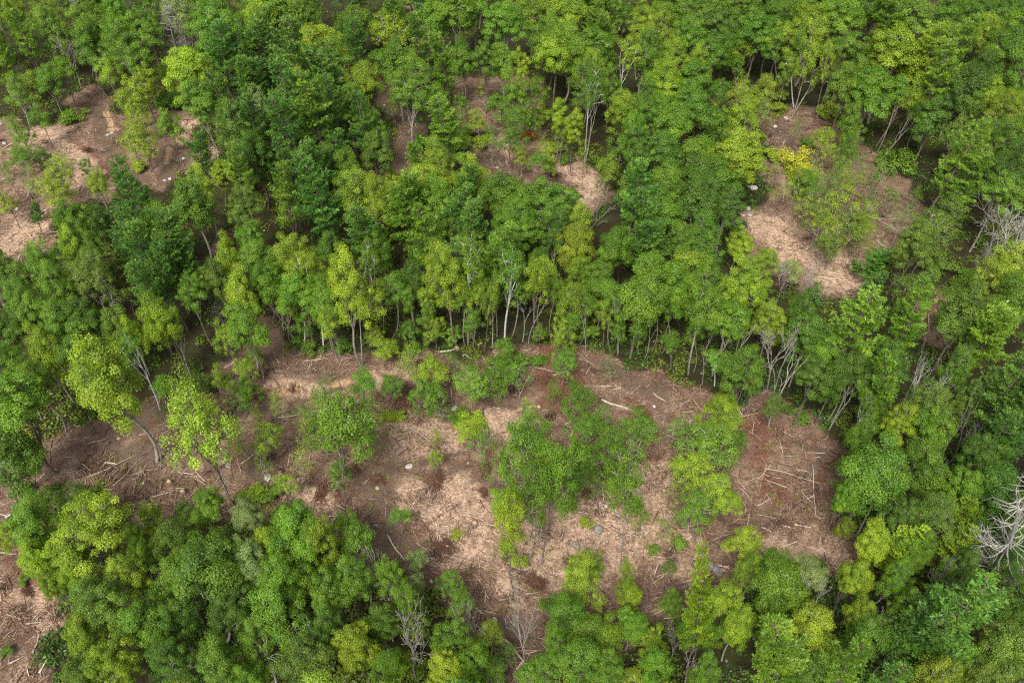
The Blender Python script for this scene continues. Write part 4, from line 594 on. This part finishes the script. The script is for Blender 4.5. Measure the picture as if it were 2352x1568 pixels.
# ------------------------------------------------------------------ fallen logs
def log_mesh(L, r, seed, bend=0.):
    rs = np.random.RandomState(seed); a = Acc(); n = 7; t = np.linspace(0, 1, n)
    p = np.stack([(t-.5)*L, bend*L*np.sin(t*math.pi)+.02*L*np.sin(t*7+seed), .03*rs.normal(size=n)], -1); a.tube(p, r*(1-.55*t), 6, rs.uniform(.6, .9), cap=True)
    for i in range(3):
        q = p[rs.randint(2, 6)]; a.tube(np.array([q, q+np.array([rs.uniform(.2, .6), rs.choice([-1, 1])*rs.uniform(.3, .8), .15])*min(1, L*.15)]), [r*.35, .015], 4, .7)
    return a.mesh("fallen_log", BARK, True)
LOGS = """1756 1070 1900 1111 .09;1864 1066 1872 1176 .12;1744 1152 1776 1135 .14;1757 1268 1765 1254 .13;1568 1340 1616 1324 .11;1753 1200 1777 1210 .09;926 979 1020 1030 .1;1006 813 1050 806 .16;1064 818 1105 835 .1;1382 917 1450 941 .2;1379 888 1409 885 .15;1218 952 1238 1000 .12;948 818 970 800 .1;1450 904 1474 883 .07;887 1223 927 1281 .12;955 1237 986 1264 .15;1061 1121 1085 1076 .1;1146 1374 1242 1355 .1;1092 1391 1112 1408 .14;1160 1466 1208 1524 .2;1146 1514 1163 1555 .13;1495 1398 1532 1387 .08;1117 1428 1139 1432 .14;1345 1219 1379 1218 .12;1400 1230 1426 1196 .06;982 1276 1028 1280 .09;349 1145 414 1123 .11;202 1104 321 1047 .08;263 1121 338 1046 .08;639 1119 728 1126 .11;639 1073 639 1111 .07;0 1271 41 1273 .16;68 1312 106 1323 .14;82 1504 96 1452 .14;109 1463 115 1442 .16;62 1434 99 1429 .12;0 1497 27 1499 .14;130 1333 178 1408 .12;243 1066 270 1068 .2;229 1172 241 1160 .1;554 1066 605 1032 .08;528 1138 550 1157 .06;759 1203 783 1169 .09;321 1000 349 991 .12;198 1020 246 1003 .1;469 879 486 870 .16;361 918 378 905 .15;410 905 420 897 .12;62 455 82 420 .16;133 306 161 313 .14;258 294 267 307 .1;113 533 140 534 .1;2012 506 2084 504 .11;2009 503 2060 540 .09;2041 475 2052 476 .2;2105 393 2149 420 .08;1893 600 1913 598 .12;2009 555 2036 577 .12;2132 719 2132 760 .1;1720 985 1750 1010 .08;1790 985 1830 1006 .1;1850 1143 1895 1180 .07;1700 1110 1740 1150 .07;1140 990 1160 1010 .1;1090 900 1130 880 .08;1500 905 1530 925 .1;1560 930 1590 915 .1;1270 870 1330 850 .08;1640 1230 1690 1215 .08;700 870 730 860 .1;640 960 690 950 .12;1020 1240 1060 1210 .08;1290 1070 1330 1100 .06;1080 300 1110 290 .1;1100 215 1130 222 .12;1130 385 1160 398 .1;1300 410 1330 430 .1;930 370 944 350 .1;850 180 890 195 .14;95 1550 115 1520 .14;30 1530 60 1515 .12;140 1460 160 1440 .1;1470 945 1500 985 .08;1228 852 1300 868 .1;1430 1075 1470 1060 .09;835 1110 860 1080 .07;1800 640 1850 655 .12;1900 680 1940 640 .09;1740 590 1790 620 .1;940 1500 960 1560 .1;600 1050 610 1100 .1"""
for i, e in enumerate(LOGS.split(';')):
    x0, y0, x1, y1, r = map(float, e.split()); A = at(x0, y0, .2); B = at(x1, y1, .2)
    L = math.hypot(B[0]-A[0], B[1]-A[1]); mx, my = (A[0]+B[0])/2, (A[1]+B[1])/2; r *= .85
    za, zb = float(ground_z(A[0], A[1])), float(ground_z(B[0], B[1])); c = rnd.choice([(.5, .42, .34), (.42, .34, .27), (.36, .3, .25), (.58, .52, .44)])
    px, py = (x0+x1)/2, (y0+y1)/2; head = ("long " if L > 4.5 else "short ")+("thick " if r > .12 else "thin ")+"fallen log"
    single("fallen_log", log_mesh(L, r, i, rnd.uniform(-.05, .05)), (mx, my, max(float(ground_z(mx, my)), (za+zb)/2)+r*.8), reltext(px, py, used, head), "log", "fallen logs on the clearings", c,
           (0, -math.atan2(zb-za, max(L, .1)), math.atan2(B[1]-A[1], B[0]-A[0])))

# ------------------------------------------------------------------ brush piles and stumps
def sticks(acc, P, ang, el, L, r, tone):
    """many three-sided sticks at once"""
    n = len(P); d = np.stack([np.cos(ang)*np.cos(el), np.sin(ang)*np.cos(el), np.sin(el)], -1); a = np.stack([-np.sin(ang), np.cos(ang), np.zeros(n)], -1); b = np.cross(d, a)
    vs = []
    for e, k in ((-.5, 1.), (.5, .6)):
        for q in range(3):
            t = q*2*math.pi/3; vs.append(P + d*(L*e)[:, None] + (a*math.cos(t)+b*math.sin(t))*(r*k)[:, None])
    v = np.stack(vs, 1).reshape(-1, 3); o = (np.arange(n)*6)[:, None, None]
    f = (np.array([[0, 1, 4, 3], [1, 2, 5, 4], [2, 0, 3, 5]])[None] + o).reshape(-1, 4); acc.add(v, f, np.repeat(tone, 6))
def brush_mesh(seed, mat=RUSTY):
    rs = np.random.RandomState(seed); a = Acc(); n = 1500; ph = rs.uniform(0, 6.28, n); r = np.abs(rs.normal(size=n))*.42*(1+.5*np.sin(2*ph+seed)+.35*np.sin(5*ph+seed*2))
    P = np.stack([np.cos(ph)*r, np.sin(ph)*r, np.clip(.55-.45*r, .03, 1)*rs.uniform(.1, 1, n)], -1)
    sticks(a, P, ph+rs.normal(size=n)*.7, rs.normal(size=n)*.35, rs.uniform(.15, .6, n)*np.where(rs.rand(n) < .08, 2.4, 1), rs.uniform(.008, .02, n), np.clip(rs.beta(1.6, 2.4, n), 0, 1)); return a.mesh("brush_pile", mat)
BR = [brush_mesh(300+i) for i in range(3)]
for x, y, w in [(1000, 1105, 44), (1012, 1245, 46), (1232, 1335, 48), (738, 1128, 34), (930, 922, 46), (1347, 1122, 26), (1118, 1078, 40), (1112, 1125, 24), (870, 1100, 32), (1255, 880, 30), (200, 345, 26), (1470, 940, 26), (60, 1355, 34), (880, 170, 24), (2205, 665, 18), (1465, 1040, 28)]:
    X, Y, t = at(x, y, .3); W = w*t/FPX
    single("brush_pile", BR[rnd.randrange(3)], (X, Y, float(ground_z(X, Y))), reltext(x, y, used, "red-brown brush pile"), "brush pile", "rust-coloured brush piles", None, (0, 0, rnd.uniform(0, 6)), (W/1.4*rnd.uniform(.8, 1.5), W/1.4*rnd.uniform(.6, 1.1), W/2.6))
def stump():
    a = Acc(); a.tube([(0, 0, -.2), (0, 0, 0.02), (0, 0, .3)], [.42, .33, .27], 6, cap=True); b = Acc(); b.tube([(0, 0, .300), (0, 0, .306)], [.2, .19], 6, 1., cap=True)
    return a.mesh("stump", BARK, True), b.mesh("cut_face", stick_mat("cut_wood", [(.34, .2, .1), (.42, .27, .15)]))
SM, SC = stump()
for x, y in [(1526, 1122), (1237, 945), (1050, 806), (1196, 1080), (1460, 1130), (1090, 1200), (660, 1130), (1320, 1290), (1790, 572), (390, 1110), (1600, 1290), (420, 1130), (1830, 1200), (280, 330), (1340, 410)]:
    X, Y, t = at(x, y, .1); s = rnd.uniform(.9, 1.5)
    o = bpy.data.objects.new("tree_stump", None); COL.objects.link(o); o.location = (X, Y, float(ground_z(X, Y))); o.scale = (s, s, s)
    o['label'] = reltext(x, y, used, "low cut stump"); o['category'] = "stump"; o['group'] = "cut stumps in the clearings"
    for nm, me in (("stem_base", SM), ("cut_face", SC)):
        c = bpy.data.objects.new(nm, me); COL.objects.link(c); c.parent = o; c.color = (.2, .15, .11, 1)

# ------------------------------------------------------------------ uncountable litter and ground plants
rs = np.random.RandomState(77)
def ground_pts(n):
    y = 30 + 165*rs.rand(n)**1.25; x = (rs.rand(n)-.5)*2*(y*.62+30); return x, y
x, y = ground_pts(420000); mo = sample_mask(x, y, m_open); keep = mo > .5; x, y = x[keep], y[keep]; n = len(x)
so_ = sample_mask(x, y, masks['soil']); pa = sample_mask(x, y, masks['pale']); ru = sample_mask(x, y, masks['rust'])
dens = .12 + 1.5*(vnoise(x, y, 3.1, 2)-.2)*vnoise(x, y, 11, 5)*1.6 - .15*so_; keep = rs.rand(n) < dens; x, y, so_, pa, ru = x[keep], y[keep], so_[keep], pa[keep], ru[keep]; n = len(x)
L = .16 + rs.exponential(.28, n); big = rs.rand(n) < .10; L[big] *= 3.2; L = np.minimum(L, 4.); r = np.clip(L*.035, .012, .055)*rs.uniform(.7, 1.4, n)
ang = vnoise(x, y, 14, 5)*12 + rs.normal(size=n)*.9; tone = np.clip(rs.beta(1.1, 1.5, n) + .2*pa - .2*so_ - .15*ru + .25*big, 0, 1)
hx, hy = ground_pts(1400); hk = sample_mask(hx, hy, m_open) > .7; hx, hy = hx[hk][:230], hy[hk][:230]; hn = 70; H_ = np.repeat(np.arange(len(hx)), hn); hr = np.abs(rs.normal(size=len(H_)))*rs.uniform(.4, 1.3, len(hx))[H_]; hp = rs.uniform(0, 6.28, len(H_)); ho = rs.uniform(0, 3.14, len(hx))[H_]
HX, HY = hx[H_]+np.cos(hp)*hr*1.5, hy[H_]+np.sin(hp)*hr; m_ = len(HX)
HT = np.clip(rs.beta(1.2, 1.4, m_)+rs.normal(size=len(hx))[H_]*.15, 0, 1)
deb = Acc(); sticks(deb, np.stack([HX, HY, ground_z(HX, HY)+.04+np.clip(.45-.35*hr, 0, 1)*rs.rand(m_)], -1), ho+rs.normal(size=m_)*.6, rs.normal(size=m_)*.22, rs.uniform(.4, 1.9, m_), rs.uniform(.012, .035, m_), HT)
sticks(deb, np.stack([x, y, ground_z(x, y)+.02+.12*rs.rand(n)**2], -1), ang, rs.normal(size=n)*.16, L, r, tone)
o = bpy.data.objects.new("woody_debris", deb.mesh("woody_debris", SLASH)); COL.objects.link(o); o['kind'] = "stuff"; o['label'] = "chips, twigs and slash scattered over the cleared ground"; o['category'] = "woody debris"

def plants(name, label, n0, cond, cols, lsz, nl, R0):
    x, y = ground_pts(n0); k = cond(x, y); x, y = x[k], y[k]; n = len(x); a = Acc()
    R = R0*rs.uniform(.5, 1.5, n); idx = np.repeat(np.arange(n), nl); m = len(idx); d = unit(rs.normal(size=(m, 3))); d[:, 2] = np.abs(d[:, 2])
    P = np.stack([x, y, ground_z(x, y)], -1)[idx] + d*(R[idx]*rs.uniform(.2, 1.1, m))[:, None]*np.array([1, 1, .8])
    N = unit(d*.4 + np.array([0, 0, .7]) + rs.normal(size=d.shape)*.4); tn = np.clip(.5+rs.normal(size=n)*.13, 0, 1)[idx] + rs.normal(size=m)*.1
    leaf_quads(a, P, N, lsz*rs.uniform(.6, 1.3, m), np.clip(tn, 0, 1), rs); me = a.mesh(name, UNDER)
    ci = (vnoise(x, y, 7, 6)*1.3-.15 + rs.normal(size=n)*.15); ci = np.clip(ci, 0, .999)*len(cols); C = np.array(cols)[ci.astype(int)][idx]
    t = me.attributes.new("tint", 'FLOAT_COLOR', 'POINT'); t.data.foreach_set("color", np.hstack([np.repeat(C, 4, 0), np.ones((m*4, 1))]).astype(np.float32).ravel())
    o = bpy.data.objects.new(name, me); COL.objects.link(o); o['kind'] = "stuff"; o['label'] = label; o['category'] = name.replace('_', ' ')
plants("undergrowth", "low leafy undergrowth between the forest trunks", 13000, lambda x, y: (sample_mask(x, y, m_open) < .55) & (rs.rand(len(x)) < .25+.75*(vnoise(x, y, 9, 4) > .38)),
       [(.05, .10, .014), (.07, .14, .016), (.11, .17, .018), (.14, .17, .02)], .34, 46, 1.05)
gm_ = masks['grass']
plants("low_weeds", "tufts of weeds and seedlings on the cleared ground", 16000, lambda x, y: (sample_mask(x, y, m_open) > .3) & (rs.rand(len(x)) < .09 + .8*sample_mask(x, y, gm_) + .25*(vnoise(x, y, 5, 1) > .6) + .35*(sample_mask(x, y, m_open) < .8)),
       [(.09, .15, .018), (.15, .19, .02), (.22, .22, .02), (.16, .14, .03)], .17, 26, .38)
